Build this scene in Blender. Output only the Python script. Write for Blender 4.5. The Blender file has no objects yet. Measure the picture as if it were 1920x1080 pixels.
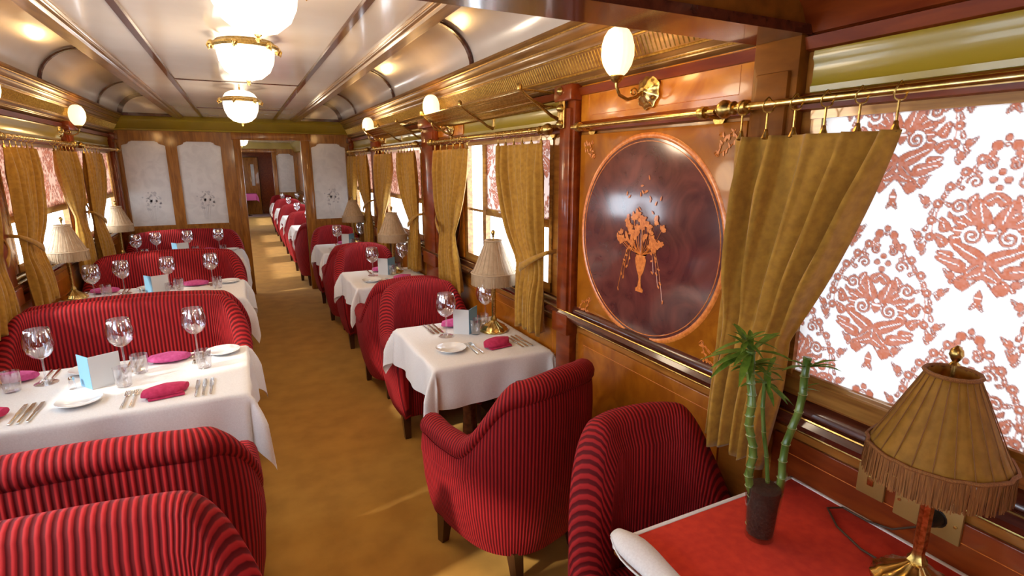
import bpy, bmesh, math, random
import numpy as np
from mathutils import Vector, Matrix
random.seed(7)
PI = math.pi
SC = bpy.context.scene
COL = SC.collection
# ------------------------------------------------------------------ camera
cam = bpy.data.cameras.new('camera'); camo = bpy.data.objects.new('camera', cam); COL.objects.link(camo)
cam.sensor_width = 36.0; cam.lens = 1020.0/1920*36; cam.clip_start = 0.02
camo.location = (0, 0, 1.70)
camo.rotation_euler = (math.radians(90-12.814), 0, math.radians(-26.124))
SC.camera = camo
# ------------------------------------------------------------------ view and sky
SC.view_settings.view_transform = 'Standard'; SC.view_settings.look = 'None'
SC.view_settings.gamma = 1.0; SC.view_settings.use_curve_mapping = False
SC.view_settings.exposure = 0.0
SKY = 9.0; LAMP = 1.0
world = bpy.data.worlds.new('world'); SC.world = world; world.use_nodes = True
bgn = world.node_tree.nodes['Background']
bgn.inputs[0].default_value = (0.78, 0.88, 1.0, 1); bgn.inputs[1].default_value = SKY
sun = bpy.data.lights.new('sun', 'SUN'); sun.energy = 5.0; sun.angle = math.radians(3); sun.color = (1, .93, .8)
suno = bpy.data.objects.new('sun', sun); COL.objects.link(suno)
suno.rotation_euler = (0, math.radians(-57), math.radians(14))       # from the left, high

# ------------------------------------------------------------------ materials
def nmat(name):
    m = bpy.data.materials.new(name); m.use_nodes = True
    return m, m.node_tree, m.node_tree.nodes['Principled BSDF']
def plain(name, col, rough=.5, metal=0., coat=0., sheen=0., spec=.5):
    m, t, b = nmat(name)
    b.inputs['Base Color'].default_value = (*col, 1); b.inputs['Roughness'].default_value = rough
    b.inputs['Metallic'].default_value = metal; b.inputs['Coat Weight'].default_value = coat
    b.inputs['Coat Roughness'].default_value = .06
    b.inputs['Sheen Weight'].default_value = sheen; b.inputs['Specular IOR Level'].default_value = spec
    return m
def noise_mat(name, c1, c2, scale=(3, 3, 3), rough=.4, coat=0., nscale=4., detail=5., bump=0., metal=0., distort=0., lo=.35, hi=.65, sheen=0., transl=0.):
    m, t, b = nmat(name); N = t.nodes; L = t.links
    tc = N.new('ShaderNodeTexCoord'); mp = N.new('ShaderNodeMapping'); mp.inputs['Scale'].default_value = scale
    nz = N.new('ShaderNodeTexNoise'); nz.inputs['Scale'].default_value = nscale; nz.inputs['Detail'].default_value = detail
    nz.inputs['Distortion'].default_value = distort
    cr = N.new('ShaderNodeValToRGB'); cr.color_ramp.elements[0].color = (*c1, 1); cr.color_ramp.elements[1].color = (*c2, 1)
    cr.color_ramp.elements[0].position = lo; cr.color_ramp.elements[1].position = hi
    L.new(tc.outputs['Object'], mp.inputs[0]); L.new(mp.outputs[0], nz.inputs[0]); L.new(nz.outputs[0], cr.inputs[0])
    L.new(cr.outputs[0], b.inputs['Base Color'])
    b.inputs['Roughness'].default_value = rough; b.inputs['Coat Weight'].default_value = coat; b.inputs['Metallic'].default_value = metal
    b.inputs['Coat Roughness'].default_value = .08; b.inputs['Sheen Weight'].default_value = sheen
    if bump:
        bp = N.new('ShaderNodeBump'); bp.inputs['Strength'].default_value = bump; bp.inputs['Distance'].default_value = .004
        L.new(nz.outputs[0], bp.inputs['Height']); L.new(bp.outputs[0], b.inputs['Normal'])
    if transl:
        tr = N.new('ShaderNodeBsdfTranslucent'); mx = N.new('ShaderNodeMixShader'); mx.inputs[0].default_value = transl
        L.new(cr.outputs[0], tr.inputs[0]); out = N['Material Output']
        L.new(b.outputs[0], mx.inputs[1]); L.new(tr.outputs[0], mx.inputs[2]); L.new(mx.outputs[0], out.inputs[0])
    return m
M = {}
M['wood'] = noise_mat('honey_wood', (.24, .078, .012), (.42, .155, .024), (6, .9, 6), .32, .3, 5, 6, distort=.6)
M['wood_v'] = noise_mat('honey_wood_upright', (.22, .075, .010), (.38, .145, .020), (7, 7, .9), .32, .3, 5, 6, distort=.6)
M['burl'] = noise_mat('orange_burl', (.42, .115, .006), (.62, .215, .014), (1.6, 1.6, 1.6), .26, .35, 4, 7, distort=1.6)
M['plainwood'] = noise_mat('brown_cross_beam', (.16, .048, .005), (.25, .080, .009), (4, 1, 4), .5, .05, 5, 4)
M['beamwood'] = noise_mat('beam_wood', (.15, .065, .016), (.26, .125, .032), (6, .9, 6), .34, .4, 5, 6, distort=.6)
M['dark'] = noise_mat('dark_mahogany', (.045, .009, .005), (.10, .022, .010), (7, 1, 7), .25, .7, 5, 5, distort=.5)
M['redwood'] = noise_mat('red_mahogany', (.14, .020, .003), (.22, .040, .006), (5, 1, 5), .30, .3, 5, 5, distort=.5)
M['field'] = noise_mat('oval_field_wood', (.075, .02, .02), (.15, .045, .035), (1.4, 1.4, 1.4), .14, 1., 4, 6, distort=2.0)
M['panelwood'] = noise_mat('panel_wood', (.26, .072, .004), (.40, .130, .008), (1.6, 1.6, 1.6), .28, .3, 4, 7, distort=1.6)
M['inlay'] = noise_mat('inlay_wood', (.55, .14, .02), (.78, .26, .05), (20, 20, 20), .3, .6, 4, 3)
M['khaki'] = noise_mat('olive_gold_lacquer', (.27, .185, .012), (.38, .265, .022), (1, .3, 1), .32, .35, 2, 3)
M['gilt'] = noise_mat('gilt_moulding', (.42, .22, .03), (.68, .42, .09), (14, 14, 14), .33, .2, 6, 3, metal=.75)
M['giltwood'] = noise_mat('gilded_wood', (.22, .09, .015), (.42, .21, .045), (10, .8, 10), .3, .7, 5, 4, metal=.25)
M['brass'] = noise_mat('brass', (.62, .42, .12), (.80, .60, .24), (9, 9, 9), .24, 0, 4, 2, metal=1.0)
M['brass_dark'] = noise_mat('aged_brass', (.34, .22, .06), (.62, .43, .14), (30, 30, 30), .3, 0, 4, 3, metal=1.0)
M['ceil'] = noise_mat('cream_lacquer', (.60, .51, .43), (.68, .59, .51), (1, 1, 1), .22, .5, 2, 3)
M['carpet'] = noise_mat('ochre_carpet', (.38, .185, .022), (.48, .245, .034), (1, 1, 1), .95, 0, 6, 9, bump=.5, sheen=.1)
M['carpet2'] = plain('lavender_carpet', (.42, .27, .26), .95)
M['velvet'] = noise_mat('gold_velvet', (.40, .19, .014), (.53, .27, .024), (9, 9, 9), .8, 0, 5, 7, bump=.25, sheen=.3, transl=.22)
M['velvet_trim'] = noise_mat('gold_velvet_band', (.30, .145, .02), (.42, .22, .04), (9, 9, 9), .8, 0, 5, 4, sheen=.2)
M['cloth'] = noise_mat('white_linen', (.80, .77, .76), (.86, .84, .83), (1, 1, 1), .85, 0, 200, 2, transl=.12)
M['redcloth'] = noise_mat('red_baize', (.50, .022, .006), (.60, .035, .010), (1, 1, 1), .9, 0, 40, 4)
M['pinkcloth'] = plain('pink_cloth', (.55, .10, .28), .9)
M['china'] = plain('white_china', (.82, .83, .84), .12, coat=.5)
M['napkin'] = noise_mat('magenta_napkin', (.42, .015, .075), (.52, .03, .11), (1, 1, 1), .9, 0, 60, 3)
M['napkin2'] = noise_mat('pale_magenta_napkin', (.50, .06, .22), (.60, .10, .30), (1, 1, 1), .9, 0, 60, 3)
M['silver'] = plain('silver', (.75, .72, .66), .2, 1.)
M['card'] = plain('grey_card', (.60, .62, .64), .6)
M['cardblue'] = plain('blue_card', (.20, .42, .62), .6)
M['black'] = plain('black_plastic', (.01, .01, .01), .35)
M['legwood'] = plain('dark_leg_wood', (.05, .012, .006), .3, coat=.5)
M['green'] = noise_mat('bamboo_leaf', (.06, .14, .012), (.16, .28, .03), (9, 9, 9), .45, 0, 5, 3, transl=.15)
M['stalk'] = noise_mat('bamboo_stalk', (.055, .12, .015), (.15, .23, .045), (12, 12, 2), .35, .3, 5, 3)
M['node'] = plain('bamboo_node', (.42, .40, .20), .5)
M['soil'] = noise_mat('dark_pebbles', (.008, .005, .004), (.035, .020, .014), (60, 60, 60), .6, 0, 2, 3, bump=.8)
M['cord'] = plain('dark_cord', (.05, .025, .012), .5)
M['shade_in'] = plain('shade_lining', (.55, .35, .12), .8)

def shade_mat():
    m = noise_mat('pleated_silk', (.34, .155, .012), (.44, .21, .020), (9, 9, 9), .7, 0, 5, 3, transl=.35)
    return m
M['silk'] = shade_mat()
M['silk_pale'] = noise_mat('pale_pleated_silk', (.58, .42, .26), (.68, .52, .34), (9, 9, 9), .65, 0, 5, 3, sheen=.3, transl=.4)
M['silk_seam'] = plain('silk_seam', (.22, .09, .02), .8)
M['fringe'] = noise_mat('silk_fringe', (.15, .050, .008), (.28, .105, .018), (150, 150, 4), .8, 0, 5, 2)
M['fringe_pale'] = noise_mat('pale_silk_fringe', (.40, .28, .17), (.52, .38, .24), (150, 150, 4), .75, 0, 5, 2)

def glass_mat(name, tint=(1, 1, 1), ior=1.45, base=.0, rough=0.0):
    m = bpy.data.materials.new(name); m.use_nodes = True; t = m.node_tree; N = t.nodes; L = t.links
    N.remove(N['Principled BSDF']); out = N['Material Output']
    tr = N.new('ShaderNodeBsdfTransparent'); tr.inputs[0].default_value = (*tint, 1)
    gl = N.new('ShaderNodeBsdfGlossy'); gl.inputs['Roughness'].default_value = rough; gl.inputs[0].default_value = (1, 1, 1, 1)
    fr = N.new('ShaderNodeFresnel'); ge = N.new('ShaderNodeNewGeometry'); io = N.new('ShaderNodeMapRange')   # thin wall: same reflectance from both sides
    io.inputs[3].default_value = ior; io.inputs[4].default_value = 1/ior; L.new(ge.outputs['Backfacing'], io.inputs[0]); L.new(io.outputs[0], fr.inputs[0])
    mx = N.new('ShaderNodeMixShader')
    if base:
        ad = N.new('ShaderNodeMath'); ad.operation = 'MULTIPLY_ADD'; ad.inputs[1].default_value = 1.6; ad.inputs[2].default_value = base; ad.use_clamp = True
        L.new(fr.outputs[0], ad.inputs[0]); L.new(ad.outputs[0], mx.inputs[0])
    else:
        L.new(fr.outputs[0], mx.inputs[0])
    L.new(tr.outputs[0], mx.inputs[1]); L.new(gl.outputs[0], mx.inputs[2]); L.new(mx.outputs[0], out.inputs[0])
    return m
M['glass'] = glass_mat('crystal', (.93, .93, .95), 1.5, .10, .03)
M['pane'] = glass_mat('window_glass', (.97, .98, .98), 1.4)
M['vase'] = glass_mat('vase_glass', (.93, .95, .92), 1.33, 0, .02)
M['plate_brass'] = plain('lacquered_brass_plate', (.36, .22, .07), .35, .35)
def frost_mat():
    m, t, b = nmat('etched_glass'); N = t.nodes; L = t.links
    tc = N.new('ShaderNodeTexCoord'); nz = N.new('ShaderNodeTexNoise'); nz.inputs['Scale'].default_value = 7; nz.inputs['Detail'].default_value = 6; nz.inputs['Distortion'].default_value = 1.5
    cr = N.new('ShaderNodeValToRGB'); cr.color_ramp.elements[0].color = (.64, .59, .56, 1); cr.color_ramp.elements[1].color = (.76, .71, .67, 1)
    cr.color_ramp.elements[0].position = .35; cr.color_ramp.elements[1].position = .6
    L.new(tc.outputs['Object'], nz.inputs[0]); L.new(nz.outputs[0], cr.inputs[0]); L.new(cr.outputs[0], b.inputs['Base Color'])
    b.inputs['Roughness'].default_value = .22; b.inputs['Coat Weight'].default_value = .6; b.inputs['Coat Roughness'].default_value = .12
    tr = N.new('ShaderNodeBsdfTranslucent'); tr.inputs[0].default_value = (.8, .78, .76, 1)
    mx = N.new('ShaderNodeMixShader'); mx.inputs[0].default_value = .3
    L.new(b.outputs[0], mx.inputs[1]); L.new(tr.outputs[0], mx.inputs[2]); L.new(mx.outputs[0], N['Material Output'].inputs[0])
    return m
M['frost'] = frost_mat()
M['etch'] = plain('etched_flowers', (.50, .47, .47), .6)

for k_, v_ in (('dark', .3), ('redwood', .2), ('plainwood', .15), ('panelwood', .25), ('burl', .35), ('wood', .3), ('wood_v', .3), ('beamwood', .35)):
    M[k_].node_tree.nodes['Principled BSDF'].inputs['Specular IOR Level'].default_value = v_
def emit_mat(name, col, s, base=(.9, .85, .75)):
    m, t, b = nmat(name); b.inputs['Base Color'].default_value = (*base, 1); b.inputs['Roughness'].default_value = .25
    b.inputs['Emission Color'].default_value = (*col, 1); b.inputs['Emission Strength'].default_value = s
    return m
M['bowl'] = emit_mat('lit_opal_bowl', (1, .90, .72), 2.2)
M['globe'] = emit_mat('lit_tulip_glass', (1, .74, .40), 1.7)

def stripe_mat(name, period):
    m, t, b = nmat(name); N = t.nodes; L = t.links
    uv = N.new('ShaderNodeUVMap'); sx = N.new('ShaderNodeSeparateXYZ'); L.new(uv.outputs[0], sx.inputs[0])
    mu = N.new('ShaderNodeMath'); mu.operation = 'MULTIPLY'; mu.inputs[1].default_value = 2*PI/period; L.new(sx.outputs[0], mu.inputs[0])
    sn = N.new('ShaderNodeMath'); sn.operation = 'SINE'; L.new(mu.outputs[0], sn.inputs[0])
    ma = N.new('ShaderNodeMath'); ma.operation = 'MULTIPLY_ADD'; ma.inputs[1].default_value = .5; ma.inputs[2].default_value = .5; L.new(sn.outputs[0], ma.inputs[0])
    cr = N.new('ShaderNodeValToRGB'); e = cr.color_ramp.elements
    e[0].position = .30; e[0].color = (.11, .0008, .003, 1); e[1].position = .68; e[1].color = (.38, .012, .014, 1)
    L.new(ma.outputs[0], cr.inputs[0])
    nz = N.new('ShaderNodeTexNoise'); nz.inputs['Scale'].default_value = 9; nz.inputs['Detail'].default_value = 5
    tc = N.new('ShaderNodeTexCoord'); L.new(tc.outputs['Object'], nz.inputs[0])
    mr = N.new('ShaderNodeMapRange'); mr.inputs[3].default_value = .78; mr.inputs[4].default_value = 1.18; L.new(nz.outputs[0], mr.inputs[0])
    vm = N.new('ShaderNodeVectorMath'); vm.operation = 'SCALE'; L.new(cr.outputs[0], vm.inputs[0]); L.new(mr.outputs[0], vm.inputs['Scale'])
    L.new(vm.outputs[0], b.inputs['Base Color'])
    b.inputs['Roughness'].default_value = .75; b.inputs['Sheen Weight'].default_value = .08; b.inputs['Specular IOR Level'].default_value = .25; b.inputs['Sheen Roughness'].default_value = .4
    b.inputs['Sheen Tint'].default_value = (1, .18, .30, 1)
    bp = N.new('ShaderNodeBump'); bp.inputs['Strength'].default_value = .8; bp.inputs['Distance'].default_value = .003
    L.new(ma.outputs[0], bp.inputs['Height']); L.new(bp.outputs[0], b.inputs['Normal'])
    return m
M['stripe_w'] = stripe_mat('wide_striped_plush', .019)
M['stripe_n'] = stripe_mat('fine_striped_plush', .0145)
def blind_mat():
    m, t, b = nmat('damask_fabric'); N = t.nodes; L = t.links
    at = N.new('ShaderNodeVertexColor'); at.layer_name = 'pattern'
    b.inputs['Roughness'].default_value = .85
    tr = N.new('ShaderNodeBsdfTranslucent'); mx = N.new('ShaderNodeMixShader'); mx.inputs[0].default_value = .15
    L.new(at.outputs[0], b.inputs['Base Color']); L.new(at.outputs[0], tr.inputs[0])
    L.new(b.outputs[0], mx.inputs[1]); L.new(tr.outputs[0], mx.inputs[2]); L.new(mx.outputs[0], N['Material Output'].inputs[0])
    return m
M['blind'] = blind_mat()

# ------------------------------------------------------------------ mesh helpers
class MB:
    def __init__(s): s.v = []; s.f = []; s.uv = []
    def add(s, vs, fs, uv=None):
        o = len(s.v); s.v += [tuple(p) for p in vs]; s.f += [tuple(i+o for i in f) for f in fs]
        s.uv += list(uv) if uv is not None else [(p[0]+p[1]*.0, p[2]) for p in vs]
        return s
    def box(s, x0, x1, y0, y1, z0, z1):
        vs = [(x, y, z) for z in (z0, z1) for y in (y0, y1) for x in (x0, x1)]
        return s.add(vs, [(0, 2, 3, 1), (4, 5, 7, 6), (0, 1, 5, 4), (2, 6, 7, 3), (0, 4, 6, 2), (1, 3, 7, 5)])
    def rbox(s, x0, x1, y0, y1, z0, z1, r=.01, seg=3):
        bm = bmesh.new(); bmesh.ops.create_cube(bm, size=1)
        for v in bm.verts: v.co = ((x0+x1)/2+v.co.x*(x1-x0), (y0+y1)/2+v.co.y*(y1-y0), (z0+z1)/2+v.co.z*(z1-z0))
        bmesh.ops.bevel(bm, geom=bm.edges[:], offset=r, segments=seg, profile=.5, affect='EDGES')
        bm.verts.ensure_lookup_table()
        s.add([v.co[:] for v in bm.verts], [[v.index for v in f.verts] for f in bm.faces]); bm.free(); return s
    def tube(s, pts, r, n=10, cap=True):
        pts = [Vector(p) for p in pts]; rs = r if hasattr(r, '__len__') else [r]*len(pts); rings = []; up = None
        vs = []; fs = []
        for i, p in enumerate(pts):
            d = (pts[min(i+1, len(pts)-1)]-pts[max(i-1, 0)])
            d = d.normalized() if d.length > 1e-9 else Vector((0, 0, 1))
            if up is None:
                up = Vector((0, 0, 1)) if abs(d.z) < .9 else Vector((1, 0, 0))
            a = d.cross(up)
            if a.length < 1e-6: a = d.orthogonal()
            a.normalize(); b = a.cross(d).normalized(); up = b
            for k in range(n):
                t = 2*PI*k/n; vs.append(p+(a*math.cos(t)+b*math.sin(t))*rs[i])
        for i in range(len(pts)-1):
            for k in range(n):
                k2 = (k+1) % n; fs.append((i*n+k, i*n+k2, (i+1)*n+k2, (i+1)*n+k))
        if cap: fs.append(tuple(range(n))[::-1]); fs.append(tuple((len(pts)-1)*n+k for k in range(n)))
        return s.add(vs, fs)
    def lathe(s, prof, c=(0, 0, 0), n=24, fn=None, axis='z'):
        vs = []; fs = []
        for i, (r, z) in enumerate(prof):
            for k in range(n):
                a = 2*PI*k/n; rr = fn(r, z, a) if fn else r
                x, y = rr*math.cos(a), rr*math.sin(a)
                if axis == 'z': vs.append((c[0]+x, c[1]+y, c[2]+z))
                elif axis == 'x': vs.append((c[0]+z, c[1]+x, c[2]+y))
                else: vs.append((c[0]+x, c[1]+z, c[2]+y))
        for i in range(len(prof)-1):
            for k in range(n):
                k2 = (k+1) % n; fs.append((i*n+k, i*n+k2, (i+1)*n+k2, (i+1)*n+k))
        return s.add(vs, fs)
    def sweep_y(s, prof, y0, y1, close=True):
        n = len(prof); vs = [(x, y0, z) for x, z in prof]+[(x, y1, z) for x, z in prof]; fs = []
        for i in range(n if close else n-1): j = (i+1) % n; fs.append((i, j, n+j, n+i))
        if close: fs += [tuple(range(n))[::-1], tuple(range(n, 2*n))]
        return s.add(vs, fs)
    def build(s, name, mat, parent=None, smooth=True, ang=38, loc=None):
        me = bpy.data.meshes.new(name); me.from_pydata(s.v, [], s.f); me.update()
        if s.uv:
            ul = me.uv_layers.new(name='UVMap'); idx = np.zeros(len(me.loops), dtype=np.int32); me.loops.foreach_get('vertex_index', idx)
            ul.data.foreach_set('uv', np.array(s.uv, dtype=np.float32)[idx].ravel())
        bm = bmesh.new(); bm.from_mesh(me); bmesh.ops.recalc_face_normals(bm, faces=bm.faces[:]); bm.to_mesh(me); bm.free()
        if smooth:
            me.polygons.foreach_set('use_smooth', [True]*len(me.polygons)); me.set_sharp_from_angle(angle=math.radians(ang))
        me.materials.append(M[mat] if isinstance(mat, str) else mat)
        o = bpy.data.objects.new(name, me); COL.objects.link(o)
        if parent: o.parent = parent
        if loc: o.location = loc
        return o
def tag(o, label, cat, group=None):
    o['label'] = label; o['category'] = cat
    if group: o['group'] = group
    return o
def struct(o, label=None, cat=None):
    o['kind'] = 'structure'
    if label: o['label'] = label
    if cat: o['category'] = cat
    return o
def thing(name, label, cat, loc=(0, 0, 0), rz=0, group=None):
    o = bpy.data.objects.new(name, None); COL.objects.link(o); o.empty_display_size = .1
    o.location = loc; o.rotation_euler = (0, 0, rz); return tag(o, label, cat, group)
def kids(o): return [c for c in bpy.data.objects if c.parent == o]
def dup(root, label, loc, rz=0, group=None, scale=None):
    r = root.copy(); COL.objects.link(r); r.location = loc; r.rotation_euler = (0, 0, rz); r['label'] = label
    if group: r['group'] = group
    if scale: r.scale = scale
    for ch in kids(root):
        c = ch.copy(); COL.objects.link(c); c.parent = r
        for g in kids(ch):
            d = g.copy(); COL.objects.link(d); d.parent = c
    return r
class Maker:      # builds a thing once, then copies it
    def __init__(s, fn): s.fn = fn; s.first = None
    def __call__(s, label, cat, loc, rz=0, group=None, scale=None):
        if s.first is None:
            s.first = s.fn(label, cat, loc, rz, group)
            if scale: s.first.scale = scale
            return s.first
        return dup(s.first, label, loc, rz, group, scale)
def lerp(a, b, t): return a+(b-a)*t
def sstep(a, b, x):
    t = min(1, max(0, (x-a)/(b-a))); return t*t*(3-2*t)

XR, XL, CX = 1.42, -1.30, 0.06
YP = 7.90        # glazed partition
# ================================================================== SETTING
fl = MB().box(XL-.1, XR+.1, -2.0, 20.0, -.06, 0); struct(fl.build('floor', 'carpet', smooth=False), 'ochre carpet running down the aisle', 'carpet')
f2 = MB().box(XL-.1, XR+.1, 20.0, 23.0, -.06, 0.001); struct(f2.build('floor.001', 'carpet2', smooth=False), 'pale carpet beyond the second saloon', 'carpet')
# windows: (side, y0, y1, z0, z1)
WINS_R = [(-1.35, 1.03), (2.42, 3.62), (4.66, 5.98), (6.60, 7.72), (8.4, 9.9), (10.6, 12.0), (12.8, 14.2), (17.0, 19.0)]
WINS_L = [(-1.0, .35), (.75, 2.05), (2.45, 3.75), (4.35, 5.70), (6.15, 7.60), (8.4, 9.9), (10.6, 12.0), (12.8, 14.2), (16.6, 19.0)]
WZ0, WZ1 = 1.04, 1.86
def wall(side, wins, name):
    x0, x1 = (XR, XR+.03) if side > 0 else (XL-.03, XL)
    m = MB(); m.box(x0, x1, -2, 23, 0, WZ0); m.box(x0, x1, -2, 23, WZ1, 2.32)
    ys = [-2]+[v for w in wins for v in w]+[23]
    for i in range(0, len(ys), 2): m.box(x0, x1, ys[i], ys[i+1], WZ0, WZ1)
    return struct(m.build(name, 'wood', smooth=False))
wall(1, WINS_R, 'wall_right'); wall(-1, WINS_L, 'wall_left')
struct(MB().box(XL-.1, XR+.1, -2.08, -2.0, 0, 2.4).build('wall_front', 'wood_v', smooth=False))
struct(MB().box(XL-.1, XR+.1, 23, 23.08, 0, 2.4).build('wall_back', 'dark', smooth=False))

wn = 0
def window(side, y0, y1, mull=None):
    global wn
    wn += 1
    X = XR if side > 0 else XL; s = side
    t = struct(bpy.data.objects.new('window_%d' % wn, None)); COL.objects.link(t); t.location = (X, (y0+y1)/2, WZ0)
    m = MB(); w = (y1-y0)/2; h = WZ1-WZ0
    def b(xa, xb, *r): m.box(min(xa*s, xb*s), max(xa*s, xb*s), *r)
    b(-.006, .034, -w, -w+.03, 0, h); b(-.006, .034, w-.03, w, 0, h); b(-.012, .04, -w, w, 0, .05); b(-.012, .04, -w, w, h-.04, h)
    if not (side > 0 and y0 < 0): b(.018, .032, -w, w, .345, .362)
    if mull is not None: b(-.004, .03, mull-(y0+y1)/2-.025, mull-(y0+y1)/2+.025, 0, h)
    m.build('window_frame', 'giltwood', t, smooth=False)
    p = MB(); xa, xb = sorted((.024*s, .027*s)); p.box(xa, xb, -w+.025, w-.025, .04, h-.03); p.build('pane', 'pane', t, smooth=False)
    L = bpy.data.lights.new('window_portal', 'AREA'); L.shape = 'RECTANGLE'; L.size = h; L.size_y = 2*w; L.cycles.is_portal = True
    o = bpy.data.objects.new('window_portal', L); COL.objects.link(o); o.location = (X+.05*s, (y0+y1)/2, WZ0+h/2)
    o.rotation_euler = (0, math.radians(90)*s, 0)
for i, w in enumerate(WINS_R): window(1, *w, mull=3.30 if i == 1 else None)
for i, w in enumerate(WINS_L): window(-1, *w)

# pillars
tn = 0
def trim(m, mat, smooth=True, **k):
    global tn
    tn += 1; return struct(m.build('trim_%d' % tn, mat, smooth=smooth, **k))
def pillar(side, y0, y1, z1=2.05, mat='redwood', dx=.055, cap=True):
    X = XR if side > 0 else XL; s = side; m = MB()
    def b(d, ya, yb, za, zb): m.rbox(min(X, X-d*s), max(X, X-d*s), ya, yb, za, zb, .006, 2)
    b(dx*.75, y0, y1, 0.0, z1); b(dx, y0+.02, y1-.02, .99, z1-.1)
    if cap: b(dx+.015, y0-.01, y1+.01, z1-.07, z1)
    b(dx+.01, y0-.005, y1+.005, .88, .98)
    trim(m, mat)
for y0, y1 in [(1.06, 1.21), (2.17, 2.30), (4.18, 4.50), (6.14, 6.46), (7.74, 7.88)]: pillar(1, y0, y1, cap=y0 > 2, mat='redwood' if y0 > 2 else 'plainwood')
for y0, y1 in [(.45, .65), (2.15, 2.35), (3.95, 4.15), (5.84, 6.02), (7.70, 7.88)]: pillar(-1, y0, y1)
pillar(1, 10.1, 10.4); pillar(1, 12.2, 12.6); pillar(-1, 10.1, 10.4); pillar(-1, 12.2, 12.6)

# sill rail mouldings, dado lines, rod board
def rails(side, y0, y1):
    X = XR if side > 0 else XL; s = side
    def P(pr): return [(X-d*s, z) for d, z in pr]
    m = MB(); m.sweep_y(P([(0, .93), (.012, .93), (.02, .945), (.05, .955), (.06, .975), (.05, .992), (.03, .996), (.028, 1.01), (.016, 1.025), (0, 1.03)]), y0, y1)
    trim(m, 'dark')
    g = MB()
    for d, z in ((.052, .996), (.022, .938)): g.tube([(X-d*s, y0, z), (X-d*s, y1, z)], .0035, 6)
    trim(g, 'brass')
    k = MB(); k.sweep_y(P([(0, 1.84), (.03, 1.845), (.035, 1.87), (.02, 1.885), (0, 1.89)]), y0, y1); k.sweep_y(P([(0, 1.995), (.02, 2.0), (.03, 2.03), (0, 2.04)]), y0, y1)
    trim(k, 'redwood')
rails(1, -1.9, YP-.03); rails(-1, -1.9, YP-.03)
bb = MB(); bb.box(XR-.02, XR, -1.9, YP, 0, .12); struct(bb.build('baseboard_right', 'dark', smooth=False))
bb = MB(); bb.box(XL, XL+.02, -1.9, YP, 0, .12); struct(bb.build('baseboard_left', 'dark', smooth=False))
# olive lacquer header panels above windows
def header(side, y0, y1):
    X = XR if side > 0 else XL; s = side; m = MB()
    def P(pr): return [(X-d*s, z) for d, z in pr]
    m.sweep_y(P([(0, 1.885), (.012, 1.89), (.014, 1.905), (.008, 1.915), (.008, 1.965), (.014, 1.975), (.012, 1.995), (0, 1.998)]), y0, y1); trim(m, 'khaki')
for a, b in [(-1.4, 1.04), (2.34, 3.62), (4.55, 6.10), (6.5, 7.7)]: header(1, a, b)
for a, b in [(-1.0, .40), (.7, 2.1), (2.4, 3.9), (4.2, 5.78), (6.08, 7.66)]: header(-1, a, b)
# orange panels (upper and lower) between windows with stringing line
def flat_panel(side, y0, y1, z0, z1, mat='burl', line=True):
    X = XR if side > 0 else XL; s = side; m = MB()
    m.rbox(min(X, X-.012*s), max(X, X-.012*s), y0, y1, z0, z1, .004, 2); o = trim(m, mat)
    if line:
        g = MB(); i = .05; x = X-.0125*s
        for a, b in [((y0+i, z0+i), (y1-i, z0+i)), ((y1-i, z0+i), (y1-i, z1-i)), ((y1-i, z1-i), (y0+i, z1-i)), ((y0+i, z1-i), (y0+i, z0+i))]:
            g.tube([(x, a[0], a[1]), (x, b[0], b[1])], .0012, 4)
        g.build('inlay_line', 'inlay', o)
    return o
flat_panel(1, 1.22, 2.165, 1.88, 2.045, line=False)
g = MB()
x = XR-.0125
for a, b in [((1.28, 1.91), (2.1, 1.91)), ((1.28, 1.91), (1.28, 2.0)), ((1.28, 2.0), (2.1, 2.0)), ((2.1, 2.0), (2.1, 1.91))]: g.tube([(x, *a), (x, *b)], .001, 4)
trim(g, 'inlay')
for s, lst in ((1, [(1.22, 2.16), (-1.3, 1.05), (2.31, 4.17), (4.51, 6.13), (6.47, 7.7)]), (-1, [(.66, 2.14), (2.36, 3.94), (4.16, 5.83), (6.03, 7.69)])):
    for a, b in lst:
        flat_panel(s, a+.02, b-.02, .17, .90, 'redwood' if (s == 1 and b < 1.1) else 'panelwood')
for s, lst in ((1, [(3.64, 4.17, 1.9, 2.04), (4.52, 4.64, 1.04, 1.84), (6.0, 6.12, 1.04, 1.84), (3.66, 4.16, 1.04, 1.84), (6.48, 6.58, 1.04, 1.84)]), (-1, [(5.72, 5.83, 1.04, 1.84), (3.77, 3.94, 1.04, 1.84), (4.17, 4.33, 1.04, 1.84), (6.03, 6.13, 1.04, 1.84), (7.61, 7.7, 1.04, 1.84)])):
    for a, b, c, d in lst: flat_panel(s, a, b, c, d, line=False)

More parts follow.
